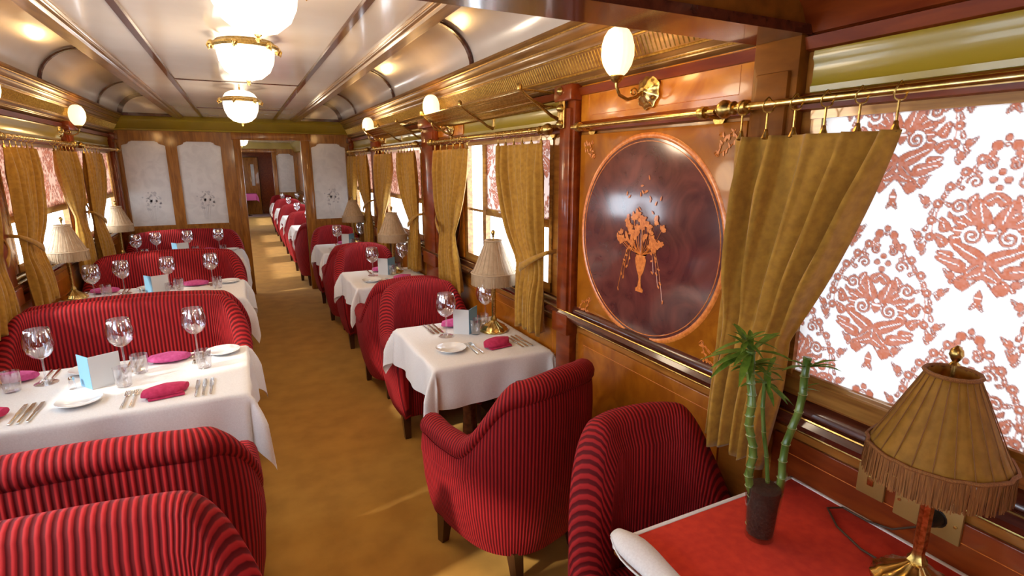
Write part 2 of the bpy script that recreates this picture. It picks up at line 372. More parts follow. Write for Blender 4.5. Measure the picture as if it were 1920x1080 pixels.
# cornices (many mouldings with gilt perforated frieze)
def cornice(side, y0, y1):
    X = XR if side > 0 else XL; s = side
    def P(pr): return [(X-d*s, z) for d, z in pr]
    m = MB(); m.sweep_y(P([(-.02, 2.04), (.02, 2.04), (.035, 2.05), (.035, 2.065), (.045, 2.072), (.05, 2.085), (-.02, 2.085)]), y0, y1)
    m.sweep_y(P([(-.02, 2.155), (.085, 2.155), (.092, 2.165), (.092, 2.175), (.10, 2.18), (.11, 2.195), (.11, 2.21), (.12, 2.215), (.135, 2.235), (.135, 2.25), (.15, 2.256), (.15, 2.268), (-.02, 2.268)]), y0, y1)
    trim(m, 'beamwood')
    g = MB(); g.sweep_y(P([(-.02, 2.083), (.048, 2.083), (.085, 2.157), (-.02, 2.157)]), y0, y1); trim(g, 'giltwood')
    g2 = MB()
    for d, z, r in ((.052, 2.083, .005), (.090, 2.158, .005), (.112, 2.203, .004), (.137, 2.243, .004), (.036, 2.058, .004)):
        g2.tube([(X-d*s, y0, z), (X-d*s, y1, z)], r, 6)
    yy = y0+.01
    while yy < min(y1, 7.85):                      # perforated gilt frieze beads
        d0, z0, d1, z1 = .053, 2.092, .083, 2.150
        g2.tube([(X-d0*s, yy, z0), (X-d1*s, yy, z1)], .0028, 4, cap=False)
        yy += .022
    trim(g2, 'gilt')
cornice(1, 1.17, YP); cornice(-1, 1.17, YP)
# ceiling: centre panel, vaults, beams, strips, ribs
BX = .60
ce = MB(); ce.box(CX-BX, CX+BX, 1.0, YP+.02, 2.262, 2.30); struct(ce.build('ceiling', 'ceil', smooth=False), 'cream lacquered ceiling', 'ceiling')
def vault(side, y0, y1):
    c = CX+side*.945; a = .31; h = .255; n = 24; m = MB()
    pr = [(c+a*math.cos(PI*k/n), 2.262+h*math.sin(PI*k/n)) for k in range(n+1)]
    m.sweep_y(pr, y0, y1, close=False); o = m.build('ceiling', 'ceil'); struct(o)
    sd = MB(); sd.sweep_y([(p[0], p[1]+.03) for p in pr], y0, y1, close=False); return o
vault(1, 1.0, YP); vault(-1, 1.0, YP)
struct(MB().box(XL-.1, XR+.1, 1.0, YP+.05, 2.56, 2.60).build('ceiling', 'dark', smooth=False))
def rib(side, y):
    c = CX+side*.945; a = .305; h = .25; n = 20; m = MB()
    vs = []; fs = []
    for k in range(n+1):
        t = PI*k/n
        for r_ in (1.0, .955):
            for dy in (-.016, .016): vs.append((c+a*r_*math.cos(t), y+dy, 2.26+h*r_*math.sin(t)))
    for k in range(n):
        i = k*4; fs += [(i+2, i+3, i+7, i+6), (i, i+2, i+6, i+4), (i+1, i+5, i+7, i+3)]
    m.add(vs, fs); trim(m, 'dark')
for y in (3.20, 5.05, 6.85):
    for s in (1, -1): rib(s, y)
for s in (1, -1):
    bx = CX+s*.655
    m = MB(); m.sweep_y([(bx-.055, 2.31), (bx-.055, 2.255), (bx-.045, 2.243), (bx-.03, 2.243), (bx-.022, 2.232), (bx+.022, 2.232), (bx+.03, 2.243), (bx+.045, 2.243), (bx+.055, 2.255), (bx+.055, 2.31)], 1.0, YP)
    trim(m, 'beamwood')
    g = MB()
    for d in (-.05, -.026, .026, .05): g.tube([(bx+d, 1.0, 2.243 if abs(d) < .04 else 2.25), (bx+d, YP, 2.243 if abs(d) < .04 else 2.25)], .004, 6)
    trim(g, 'giltwood')
    sx = CX+s*.405
    trim(MB().sweep_y([(sx-.02, 2.264), (sx-.014, 2.252), (sx+.014, 2.252), (sx+.02, 2.264)], 1.0, YP), 'dark')
for y in (4.48, 2.6+4.0):
    trim(MB().box(CX-.39, CX+.39, y-.010, y+.010, 2.257, 2.264), 'dark', smooth=False)
# near cross header and near ceiling
hd = MB(); hd.box(XL, XR, 1.06, 1.19, 2.045, 2.56); trim(hd, 'plainwood', smooth=False)
hd = MB(); hd.box(XL, XR, 1.045, 1.205, 2.035, 2.06); hd.box(XL, XR, 1.05, 1.20, 2.13, 2.15); trim(hd, 'dark', smooth=False)
struct(MB().box(XL, XR, -2.0, 1.06, 2.22, 2.26).build('ceiling', 'wood', smooth=False))
for s in (1, -1):
    X = XR if s > 0 else XL
    m = MB(); m.sweep_y([(X, 2.035), (X-.02*s, 2.04), (X-.05*s, 2.10), (X-.10*s, 2.15), (X-.11*s, 2.22), (X, 2.22)], -2, 1.06); trim(m, 'redwood')

# ---------------------------------------------------------------- glazed partition
def partition(Y, door=(.05, .76), full=True, name='wall_end'):
    z1 = 2.0; m = MB(); x0, x1 = XL, XR
    glass = [(-1.21, -.77), (-.65, -.18), (.89, 1.33)]
    t = .045
    m.box(x0, glass[0][0], Y, Y+t, 0, 2.1); m.box(glass[0][1], glass[1][0], Y, Y+t, 0, 2.1); m.box(glass[1][1], door[0], Y, Y+t, 0, 2.1)
    m.box(door[1], glass[2][0], Y, Y+t, 0, 2.1); m.box(glass[2][1], x1, Y, Y+t, 0, 2.1); m.box(door[0], door[1], Y, Y+t, 2.0, 2.1)
    for a, b in glass: m.box(a, b, Y, Y+t, 0, .965); m.box(a, b, Y, Y+t, 1.97, 2.1)
    o = struct(m.build(name, 'wood_v', smooth=False))
    d = MB()
    for a, b in [(door[0]-.085, door[0]), (door[1], door[1]+.11)]: d.rbox(a, b, Y-.03, Y+.07, 0, 2.06, .008, 2)
    d.rbox(door[0]-.1, door[1]+.13, Y-.035, Y+.07, 2.0, 2.09, .008, 2)
    for a, b in glass:                     # notched upper corners
        for cx_, sg in ((a, 1), (b, -1)):
            pts = [(cx_, 1.975), (cx_+.10*sg, 1.975), (cx_+.10*sg, 1.965), (cx_+.075*sg, 1.958), (cx_+.065*sg, 1.94), (cx_+.045*sg, 1.93), (cx_+.02*sg, 1.925), (cx_, 1.915)]
            n = len(pts); d.add([(p[0], yy, p[1]) for yy in (Y-.004, Y+.03) for p in pts], [tuple(range(n)), tuple(range(n, 2*n))[::-1]]+[(i, (i+1) % n, n+(i+1) % n, n+i) for i in range(n)])
        d.box(a-.01, b+.01, Y-.012, Y, .94, .968)
    trim(d, 'wood_v')
    lab = ['outer left', 'inner left', 'right']
    for (a, b), l in zip(glass, lab):
        g = MB().box(a, b, Y+.018, Y+.024, .96, 1.975)
        p = g.build('etched_glass_panel', 'frost', smooth=False)
        tag(p, 'frosted etched glass panel, %s of %s partition' % (l, 'the near' if full else 'the far'), 'glass panel', 'etched glass panels')
        if full:
            e = MB(); c = (a+b)/2; rr = random.Random(3)
            for k in range(38):            # etched bouquet
                an = rr.uniform(0, 2*PI); q = rr.uniform(0, .11); xx = c+q*math.cos(an); zz = 1.27+q*1.1*math.sin(an)
                w = rr.uniform(.008, .02); h = rr.uniform(.006, .014); th = rr.uniform(0, PI)
                vs = [(xx+w*math.cos(u)*math.cos(th)-h*math.sin(u)*math.sin(th), Y+.0172, zz+w*math.cos(u)*math.sin(th)+h*math.sin(u)*math.cos(th)) for u in [2*PI*i/8 for i in range(8)]]
                e.add(vs, [tuple(range(8))])
            for k in range(5):
                e.tube([(c+.01*k-.02, Y+.0172, 1.02), (c+(k-2)*.03, Y+.0172, 1.22)], .0012, 4)
            e.build('etched_flowers', 'etch', p)
    return o
partition(YP)
# olive-gold band above the partition and end wall of the vaults
m = MB(); 
pr = [(YP+.02, 2.085), (YP-.05, 2.09), (YP-.06, 2.105), (YP-.045, 2.12), (YP-.03, 2.20), (YP-.045, 2.215), (YP-.04, 2.235), (YP-.02, 2.262), (YP+.02, 2.262)]
n = len(pr); vs = [(x, y, z) for x in (XL, XR) for y, z in pr]
m.add(vs, [tuple(range(n)), tuple(range(n, 2*n))[::-1]]+[(i, (i+1) % n, n+(i+1) % n, n+i) for i in range(n)]); trim(m, 'khaki')
m = MB(); m.box(XL, XR, YP+.0, YP+.05, 2.09, 2.6); struct(m.build('wall_end_upper', 'ceil', smooth=False))
for s in (1, -1):
    c = CX+s*.945; m = MB(); n = 24; vs = []; fs = []
    for k in range(n+1):
        t = PI*k/n
        for q in (1.0, .84):
            for dy in (-.03, 0.0): vs.append((c+.31*q*math.cos(t), YP+dy, 2.262+.255*q*math.sin(t)))
    for k in range(n):
        i = k*4; fs += [(i, i+4, i+6, i+2), (i+2, i+6, i+7, i+3)]
    m.add(vs, fs); m.box(c-.31, c+.31, YP-.04, YP, 2.25, 2.285); trim(m, 'dark')
# second saloon shell
struct(MB().box(XL, XR, YP+.05, 20.4, 2.24, 2.28).build('ceiling', 'ceil', smooth=False))
for s in (1, -1):
    X = XR if s > 0 else XL
    trim(MB().sweep_y([(X, 2.0), (X-.05*s, 2.02), (X-.12*s, 2.16), (X-.14*s, 2.24), (X, 2.24)], YP+.06, 20.3), 'khaki')
    trim(MB().sweep_y([(X, .93), (X-.05*s, .95), (X-.05*s, .99), (X, 1.02)], YP+.06, 20.3), 'dark')
partition(15.96, door=(.06, .80), full=False, name='wall_end')
m = MB(); m.box(XL, XR, 15.86, 16.01, 2.09, 2.26); trim(m, 'khaki', smooth=False)
# far lobby: panelled screens, dark doorway
m = MB(); m.box(XL, .10, 21.2, 21.26, 0, 2.24); m.box(.62, XR, 21.2, 21.26, 0, 2.24); m.box(.10, .62, 21.2, 21.26, 1.95, 2.24); struct(m.build('wall_far', 'redwood', smooth=False))
struct(MB().box(XL, XR, 20.3, 23, 2.1, 2.2).build('ceiling', 'khaki', smooth=False))
dr = struct(MB().rbox(.12, .60, 21.0, 21.04, 0, 1.93, .01, 2).build('door_1', 'wood_v'))
MB().rbox(.36, .46, 20.985, 21.0, .98, 1.7, .01, 2).build('door_glass', 'frost', dr)

# ================================================================== marquetry panel
def ellipse_ring(m, x, cy, cz, ry, rz, w, d, n=72):
    vs = []; fs = []
    for k in range(n):
        t = 2*PI*k/n; c, s_ = math.cos(t), math.sin(t)
        for q, xx in ((0, x), (w*.3, x-d), (w*.7, x-d), (w, x)): vs.append((xx, cy+(ry+q)*c, cz+(rz+q)*s_))
    for k in range(n):
        k2 = (k+1) % n
        for j in range(3): fs.append((k*4+j, k2*4+j, k2*4+j+1, k*4+j+1))
    m.add(vs, fs)
LFR = random.Random(1)
def leaf(m, x, y, z, l, w, th, n=8):
    vs = []; x -= LFR.uniform(.0003, .0016)
    for k in range(n):
        t = 2*PI*k/n; a = l*math.cos(t); b = w*math.sin(t)*(1-.35*math.cos(t))
        vs.append((x, y+a*math.cos(th)-b*math.sin(th), z+a*math.sin(th)+b*math.cos(th)))
    m.add(vs, [tuple(range(n))])
def marquetry(y0, y1, z0, z1, label, detail=True):
    t = thing('marquetry_panel', label, 'wall panel', (XR-.0015, (y0+y1)/2, z0))
    cy = 0; hz = (z1-z0)/2; w = (y1-y0)/2
    MB().rbox(-.014, 0, -w, w, 0, z1-z0, .004, 2).build('panel_board', 'panelwood', t)
    ry, rz = w*.90, hz*.93
    f = MB(); n = 72; f.add([(-.0155, ry*math.cos(2*PI*k/n), hz+rz*math.sin(2*PI*k/n)) for k in range(n)], [tuple(range(n))]); f.build('oval_field', 'field', t)
    b = MB(); ellipse_ring(b, -.0145, 0, hz, ry-.004, rz-.004, .022 if detail else .014, .004); b.build('oval_border', 'inlay', t)
    if not detail: return
    b = MB(); ellipse_ring(b, -.0145, 0, hz, ry-.016, rz-.016, .005, .003); b.build('oval_border', 'inlay', t)
    v = MB(); X = -.017; zb = hz-.21                # urn
    prof = [(0, 0), (.022, 0), (.024, .012), (.010, .022), (.006, .05), (.008, .065), (.020, .085), (.030, .115), (.033, .135), (.026, .145), (.034, .16), (.044, .168), (.03, .15), (0, .15)]
    pts = [(X, p[0], zb+p[1]) for p in prof]+[(X, -p[0], zb+p[1]) for p in prof[::-1]]
    v.add(pts, [tuple(range(len(pts)))]); v.build('urn_inlay', 'inlay', t)
    rr = random.Random(11); fl_ = MB()
    for k in range(34):
        a = rr.uniform(-1.35, 1.35); r_ = rr.uniform(.05, .17)
        yy = r_*math.sin(a)*1.05; zz = zb+.165+r_*math.cos(a)*.95
        fl_.tube([(X, 0, zb+.15), (X, yy*.6, zb+.15+(zz-zb-.15)*.35), (X, yy, zz)], .0010, 4)
        for j in range(rr.randint(3, 6)):
            th = rr.uniform(0, 2*PI); l = rr.uniform(.007, .013); leaf(fl_, X-.0004, yy+l*math.cos(th), zz+l*math.sin(th), l*1.25, l*.75, th)
    for sg in (1, -1):                          # drooping sprays
        for q in range(3):
            pts = [(X, sg*(.03+.02*u+.012*q*u), zb+.165+.05*math.sin(u*1.2)-.028*u*u*(.5+.3*q)) for u in [i*.35 for i in range(8)]]
            fl_.tube(pts, .0014, 4)
            for p in pts[2:]: leaf(fl_, X-.0005, p[1]+rr.uniform(-.006, .006), p[2]+rr.uniform(-.006, .006), .009, .004, rr.uniform(0, PI))
    for k in range(9):
        pass
    ct = MB()
    for k in range(14):
        a = rr.uniform(-.7, .7); r_ = rr.uniform(.17, .30); leaf(ct, X, r_*math.sin(a)*.6, zb+.165+r_*math.cos(a), .010, .004, rr.uniform(0, PI))
    fl_.add(ct.v, ct.f); fl_.build('flower_inlay', 'inlay', t)
    for sy in (1, -1):                           # corner scrolls
        for sz in (1, -1):
            c = MB(); oy = sy*(w-.035); oz = hz+sz*(hz-.035)
            for a0, r0 in ((.25, .03), (1.2, .03), (.75, .02)):
                pts = []
                for u in range(14):
                    q = u/13.; d = .02+.10*q*(1 if r0 == .03 else .6); an = a0+q*.5*(1 if a0 < .7 else -1)
                    pts.append((-.0155, oy-sy*d*math.cos(an)+sy*.015, oz-sz*d*math.sin(an)+sz*.015))
                c.tube(pts, .0016, 4)
                for p in pts[2::2]: leaf(c, -.0158, p[1]+rr.uniform(-.006, .006), p[2]+rr.uniform(-.006, .006), .010, .0035, rr.uniform(0, PI))
                e = pts[-1]; sp = [(-.0155, e[1]+.010*math.cos(u*.6)*(1-u/14), e[2]+.010*math.sin(u*.6)*(1-u/14)) for u in range(12)]; c.tube(sp, .0015, 4)
            c.build('corner_inlay', 'inlay', t)
marquetry(1.235, 2.155, .985, 1.83, 'large marquetry panel with flower urn in an inlaid oval, beside near curtain')
marquetry(3.67, 4.15, 1.045, 1.83, 'narrow marquetry panel with plain oval behind the second window curtain', False)
# rod in front of big panel
def rod(y0, y1, label, side=1, fin=(True, True), r=.011, z=1.862):
    X = (XR-.085) if side > 0 else XL+.085; t = thing('curtain_rod', label, 'curtain rod', (X, (y0+y1)/2, z), 0, 'brass curtain rods')
    h = (y1-y0)/2; MB().tube([(0, -h, 0), (0, h, 0)], r, 12).build('rod_bar', 'brass', t)
    for k, sy in enumerate((-1, 1)):
        if fin[k]:
            m = MB(); m.lathe([(0, 0), (.012, .0), (.020, .006), (.020, .014), (.012, .018), (.017, .024), (.026, .034), (.028, .046), (.022, .058), (.010, .066), (.012, .070), (.006, .078), (0, .08)], (0, 0, 0), 14, axis='y')
            m.v = [(p[0], p[1]*sy+sy*(h-.02), p[2]) for p in m.v]; m.build('finial', 'brass_dark', t)
        m = MB(); m.tube([(0, sy*(h-.05), 0), (.04*side, sy*(h-.05), -.01), (.075*side, sy*(h-.05), -.01)], .008, 8); m.lathe([(0, .070), (.026, .070), (.026, .078), (0, .078)], (0, sy*(h-.05), -.01), 14, axis='x')
        m.lathe([(0, -.016), (.019, -.012), (.021, 0), (.019, .012), (0, .016)], (0, sy*(h-.05), 0), 14, axis='y')
        if side < 0: m.v = [(p[0] if p[0] <= 0.0 or True else p[0], p[1], p[2]) for p in m.v]; m.v = [(-abs(p[0]) if abs(p[0]) > .03 else p[0], p[1], p[2]) for p in m.v]
        m.build('bracket', 'brass_dark', t)
    return t
rod(1.30, 2.12, 'thin brass rail above the marquetry oval', fin=(False, False), r=.009, z=1.858)
rod(-.8, 1.24, 'brass curtain rod over the near damask window')
rod(2.36, 4.12, 'brass curtain rod over second right-hand window')
rod(4.55, 6.10, 'brass curtain rod over third right-hand window'); rod(6.50, 7.72, 'brass curtain rod over the right window nearest the partition')
rod(2.42, 3.92, 'brass rod over the near left window', -1); rod(4.18, 5.80, 'brass rod over middle left-hand window', -1); rod(6.06, 7.68, 'brass rod over last left-hand window by the partition', -1)

# ================================================================== curtains
def curtain(side, top, tie, bot, label, ztop=1.80, ztie=1.18, zbot=.83, X=None, pleats=7, seed=0, strap=None, depth=.030, ringn=6, nz=46, bulge=.03, pw=1.55):
    if X is None: X = (XR-.085) if side > 0 else XL+.085
    t = thing('curtain', label, 'curtain', (X, (top[0]+top[1])/2, zbot), 0, 'gold velvet curtains')
    oy = (top[0]+top[1])/2; rr = random.Random(seed); ph = [rr.uniform(-.5, .5) for _ in range(12)]
    nu = pleats*10; vs = []; uv = []
    for j in range(nz+1):
        z = lerp(ztop, zbot, j/nz)
        if z > ztie:
            q = (ztop-z)/(ztop-ztie); q2 = q**pw
            a = lerp(top[0], tie[0], q2); b = lerp(top[1], tie[1], q2)
        else:
            q = (ztie-z)/(ztie-zbot); q2 = sstep(0, 1.0, q)
            a = lerp(tie[0], bot[0], q2); b = lerp(tie[1], bot[1], q2)
        wdt = (b-a)
        tight = math.exp(-((z-ztie)/.12)**2)
        for i in range(nu+1):
            u = i/nu; uu = u+.012*math.sin(5*u+z*3+ph[0])
            amp = depth*(1-.55*tight)*(.75+.35*math.sin(3*u*PI+ph[1]))*(.55+.45*min(1, (ztop-z)/.15))
            xo = -side*(amp*math.sin(2*PI*pleats*uu+ph[2]+.6*math.sin(z*4+u*5))+.35*amp*math.sin(4*PI*pleats*uu+ph[3]+z*2)+bulge*(1-tight)*math.sin(PI*u)*.5)
            zz = z+(-.012*math.cos(2*PI*pleats*uu*.5) if j == nz else 0)
            vs.append((xo, a+wdt*u-oy+.006*math.sin(2*PI*pleats*uu*1.0+1.3), zz-zbot)); uv.append((u, z))
    fs = [(j*(nu+1)+i, j*(nu+1)+i+1, (j+1)*(nu+1)+i+1, (j+1)*(nu+1)+i) for j in range(nz) for i in range(nu)]
    m = MB(); m.add(vs, fs, uv); d = m.build('drape', 'velvet', t, ang=180)
    so = d.modifiers.new('thickness', 'SOLIDIFY'); so.thickness = .004
    if strap is not None:
        a, b = tie; n = 14; zt = ztie-zbot; sv = []
        # band round the gathered cloth rising to a hook on the wall
        for k in range(n+1):
            q = k/n; y = lerp((a*.45+b*.55), strap, q)-oy; z = zt+.0+.11*q**1.3+.008*math.sin(q*PI)
            xo = -side*(.055*(1-q**2.5)) if q < .97 else side*.04
            wd = lerp(.024, .010, q)
            sv += [(xo, y, z-wd), (xo-side*.004, y, z), (xo, y, z+wd)]
        sf = [(k*3+j, k*3+j+1, k*3+j+4, k*3+j+3) for k in range(n) for j in range(2)]
        mm = MB(); mm.add(sv, sf); s_ = mm.build('tieback', 'velvet', t); sm = s_.modifiers.new('thickness', 'SOLIDIFY'); sm.thickness = .006
    for k in range(ringn):
        y = lerp(top[0]+.02, top[1]-.02, k/(ringn-1))-oy; zr = 1.862-zbot; r = .020; rm = MB()
        rm.tube([(r*math.cos(a), y+.004*math.sin(a*2), zr+r*math.sin(a)-.004) for a in [2*PI*i/14 for i in range(15)]], .0022, 6)
        rm.tube([(0, y, zr-.024), (0, y, ztop-zbot+.005)], .003, 6); rm.lathe([(.001, .03), (.005, .026), (.006, .018), (.012, .004), (.008, 0), (0, 0)], (0, y, ztop-zbot-.008), 8)
        rm.build('curtain_ring', 'brass_dark', t)
    return t
curtain(1, (.735, 1.20), (.95, 1.20), (.985, 1.195), 'large gold velvet curtain gathered beside the near damask window', ztop=1.775, ztie=1.22, zbot=.82, pleats=5, seed=2, depth=.042, nz=60, X=XR-.10, pw=1.15)
curtain(1, (2.38, 2.92), (2.36, 2.66), (2.37, 2.64), 'gold curtain tied back at right of the second right window', ztie=1.17, seed=3, strap=2.30)
curtain(1, (3.36, 4.05), (3.64, 3.98), (3.52, 3.95), 'gold curtain at left of the second right window by narrow oval', ztie=1.22, zbot=.80, seed=4, strap=4.04)
curtain(1, (4.58, 5.12), (4.56, 4.80), (4.57, 4.82), 'gold curtain tied back at right of the third right window', seed=5, strap=4.50, zbot=.78)
curtain(1, (5.35, 6.08), (5.80, 6.05), (5.70, 6.04), 'gold curtain at left of the third right window', seed=6, strap=6.12, zbot=.78)
curtain(1, (6.52, 7.05), (6.50, 6.75), (6.50, 6.74), 'gold curtain at right of the window nearest partition', seed=7, strap=6.46, zbot=.78)
curtain(1, (7.20, 7.70), (7.45, 7.70), (7.40, 7.68), 'gold curtain by the right-hand etched glass', seed=8, strap=7.72, zbot=.78)
curtain(-1, (4.22, 4.76), (4.20, 4.55), (4.22, 4.66), 'gold curtain at left edge of photo, hanging by middle left window', seed=9, strap=4.15, zbot=.82)
curtain(-1, (5.20, 5.78), (5.50, 5.76), (5.44, 5.75), 'gold curtain tied at far side of the middle left window', seed=10, strap=5.82, ztie=1.28, zbot=.82)
curtain(-1, (6.08, 6.75), (6.06, 6.42), (6.08, 6.52), 'gold curtain at near side of last left window', seed=11, strap=6.02, zbot=.82)
curtain(-1, (3.30, 3.90), (3.62, 3.88), (3.55, 3.88), 'gold curtain at far side of near left window', seed=13, strap=3.95, zbot=.82)

# ================================================================== damask blinds
def damask_tile(W=304, H=304):
    # coordinates in metres over one .38 x .38 half drop tile, centred; mirrored about x=0
    S = .38; xs = (np.arange(W)+.5)/W*S-S/2; zs = (np.arange(H)+.5)/H*S-S/2
    X, Z = np.meshgrid(xs, zs); A = np.abs(X); red = np.zeros_like(X); ln = np.zeros_like(X)
    def disc(cx, cz, r): return (A-cx)**2+(Z-cz)**2 < r*r
    def ell(cx, cz, a, b, th):
        c, s = math.cos(th), math.sin(th); u = (A-cx)*c+(Z-cz)*s; v = -(A-cx)*s+(Z-cz)*c
        return (u/a)**2+(v/b*(1+.5*u/a))**2 < 1
    def line(pts, w):
        out = np.zeros(X.shape, bool)
        for (x0, z0), (x1, z1) in zip(pts[:-1], pts[1:]):
            dx, dz = x1-x0, z1-z0; L2 = dx*dx+dz*dz+1e-12; t = np.clip(((A-x0)*dx+(Z-z0)*dz)/L2, 0, 1)
            out |= (A-x0-t*dx)**2+(Z-z0-t*dz)**2 < w*w
        return out
    def spiral(cx, cz, r, turns, a0, sg=1, n=26):
        return [(cx+r*(1-i/n*.85)*math.cos(a0+sg*turns*2*PI*i/n), cz+r*(1-i/n*.85)*math.sin(a0+sg*turns*2*PI*i/n)) for i in range(n+1)]
    def mark(mk, val=1.): red[mk] = val
    def cut(mk): red[mk] = 0
    def petal(cx, cz, a, b, th):
        mark(ell(cx, cz, a, b, th)); c_, s_ = math.cos(th), math.sin(th)
        red[line([(cx-a*.6*c_, cz-a*.6*s_), (cx+a*.65*c_, cz+a*.65*s_)], max(.0009, b*.13)) & ell(cx, cz, a*.9, b*.9, th)] = .15
    # heart of the medallion
    for a in np.linspace(-.2, 1.15, 6):
        petal(.046*math.cos(a), -.015+.046*math.sin(a), .026, .011, a)
    for a in np.linspace(-1.4, 1.5, 8):
        petal(.085*math.cos(a), -.022+.078*math.sin(a), .017, .010, a+.9)
    petal(.02, .025, .03, .011, 1.3); petal(.0, -.01, .012, .020, 0); cut(disc(.0, .0, .006))
    petal(.035, -.052, .038, .013, .5); petal(.060, -.078, .030, .010, .25); petal(.018, -.085, .020, .009, -.8)
    for cx, cz, r, a0, sg in ((.030, -.020, .017, 2.0, 1), (.060, .035, .016, 3.4, -1)):
        cut(disc(cx, cz, r*1.15)); mark(line(spiral(cx, cz, r, 1.5, a0, sg), .0026))
    # outer pear-shaped wreath
    wr = [(.100, -.035), (.102, 0), (.095, .035), (.078, .070), (.055, .100), (.032, .125), (.012, .150)]
    mark(line(wr, .0016), .8)
    for i, (x, z) in enumerate(wr):
        mark(disc(x+.004, z+.004, .0095)); cut(disc(x+.004, z+.004, .003))
        petal(x+.012, z-.012, .010, .004, 1.9); petal(x-.014, z+.004, .009, .004, .4)
    for cx, cz, r, a0, sg in ((.040, .085, .014, 0, 1), (.018, .118, .010, 1, -1)): mark(line(spiral(cx, cz, r, 1.3, a0, sg), .0022))
    for x, z in ((.0, .168), (.014, .157), (.0, .105), (.0, .075), (.012, .09), (.02, .14)): mark(disc(x, z, .0068))
    # foot with two curls and a bell
    for cx, cz, r, a0, sg in ((.030, -.118, .016, 1.6, -1), (.030, -.118, .009, 1.6, -1)): mark(line(spiral(cx, cz, r, 1.4, a0, sg), .0030))
    petal(.0, -.142, .0075, .018, 0); petal(.006, -.160, .010, .0045, -1.0); mark(line([(.0, -.098), (.010, -.11), (.030, -.134)], .0016))
    for x, z in ((.118, -.055), (.128, -.03), (.055, -.105), (.124, .045)): mark(disc(x, z, .0085)); petal(x+.008, z+.006, .009, .004, .8); petal(x-.006, z-.009, .009, .004, 2.2)
    # veins
    rs = np.random.RandomState(4); nzv = rs.rand(H//4+1, W//4+1); nn = np.kron(nzv, np.ones((4, 4)))[:H, :W]; nn = np.where(X < 0, nn[:, ::-1], nn)
    red = red*(.90+.1*nn)
    edge = (np.abs(np.gradient(red)[0])+np.abs(np.gradient(red)[1])) > .45
    return red, edge
TILE, EDGE = damask_tile()
def sample(yy, zz):
    S = .38; H, W = TILE.shape
    # half drop: motif at (0,0) and (.19,.19) per .38 tile, scaled to sit side by side
    def get(oy, oz):
        u = ((yy-oy+S/2) % S)/S; v = ((zz-oz+S/2) % S)/S
        i = np.clip((v*H).astype(int), 0, H-1); j = np.clip((u*W).astype(int), 0, W-1); return TILE[i, j], EDGE[i, j]
    a, ea = get(0, 0); b, eb = get(.19, .19)
    return np.maximum(a, b), ea | eb
def blind(side, y0, y1, z0, label, z1=1.85, step=.006, oy=0., oz=0., bar=True, X=None, scale=1.1, base=(.90, .86, .83)):
    if X is None: X = (XR+.010) if side > 0 else XL-.010
    t = thing('window_blind', label, 'blind', (X, (y0+y1)/2, z0))
    ny = int((y1-y0)/step)+1; nz = int((z1-z0)/step)+1
    ys = np.linspace(y0, y1, ny); zs = np.linspace(z0, z1, nz); Y, Z = np.meshgrid(ys, zs)
    r, e = sample((Y-oy)/scale, (Z-oz)/scale); r = r.ravel()[:, None]; e = e.ravel()[:, None]
    base = np.array(base); redc = np.array([.46, .13, .065]); grey = np.array([.16, .06, .05])
    c = base*(1-r)+redc*r; c = np.where(e, c*.35+grey*.65, c)
    co = np.stack([np.zeros(Y.size), (Y-(y0+y1)/2).ravel(), (Z-z0).ravel()], 1)
    me = bpy.data.meshes.new('blind_fabric'); I = np.arange(ny*nz).reshape(nz, ny)
    q = np.stack([I[:-1, :-1], I[:-1, 1:], I[1:, 1:], I[1:, :-1]], -1).reshape(-1, 4)
    me.vertices.add(len(co)); me.vertices.foreach_set('co', co.astype(np.float32).ravel())
    me.loops.add(q.size); me.loops.foreach_set('vertex_index', q.astype(np.int32).ravel())
    me.polygons.add(len(q)); me.polygons.foreach_set('loop_start', np.arange(0, q.size, 4, dtype=np.int32))
    me.update(calc_edges=True); me.validate()
    ca = me.color_attributes.new('pattern', 'FLOAT_COLOR', 'POINT'); ca.data.foreach_set('color', np.concatenate([c, np.ones((len(c), 1))], 1).astype(np.float32).ravel())
    me.materials.append(M['blind']); o = bpy.data.objects.new('blind_fabric', me); COL.objects.link(o); o.parent = t
    h = (y1-y0)/2
    if bar: MB().rbox(-.010, .010, -h, h, -.04, .006, .005, 2).build('hem_bar', 'giltwood', t)
    MB().tube([(-.012*side, -h, z1-z0+.02), (-.012*side, h, z1-z0+.02)], .016, 12).build('roller', 'giltwood', t)
    return t
blind(1, -.35, 1.00, 1.10, 'large damask roller blind with red scrolls, glowing behind table lamp', step=.0026, oy=.80, oz=1.36)
blind(1, 2.46, 3.28, 1.415, 'half lowered red damask blind in second right-hand window', step=.004, oy=.80, oz=1.36, base=(.88, .70, .62))  # same fabric as the near blind; base darkened to paint in lower exposure
blind(1, 4.70, 5.94, 1.40, 'half lowered damask blind in third right-hand window', step=.008, oz=1.36, base=(.84, .50, .36))  # farther blinds share the fabric; darker base paints in less exposure and blurred pattern
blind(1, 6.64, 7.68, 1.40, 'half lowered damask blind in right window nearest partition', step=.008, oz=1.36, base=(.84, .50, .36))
blind(-1, 4.40, 5.66, 1.38, 'half lowered damask blind in middle left window', step=.008, oz=1.36, base=(.84, .50, .36))
blind(-1, 6.20, 7.56, 1.38, 'half lowered damask blind in last left window', step=.008, oz=1.36, base=(.84, .50, .36))

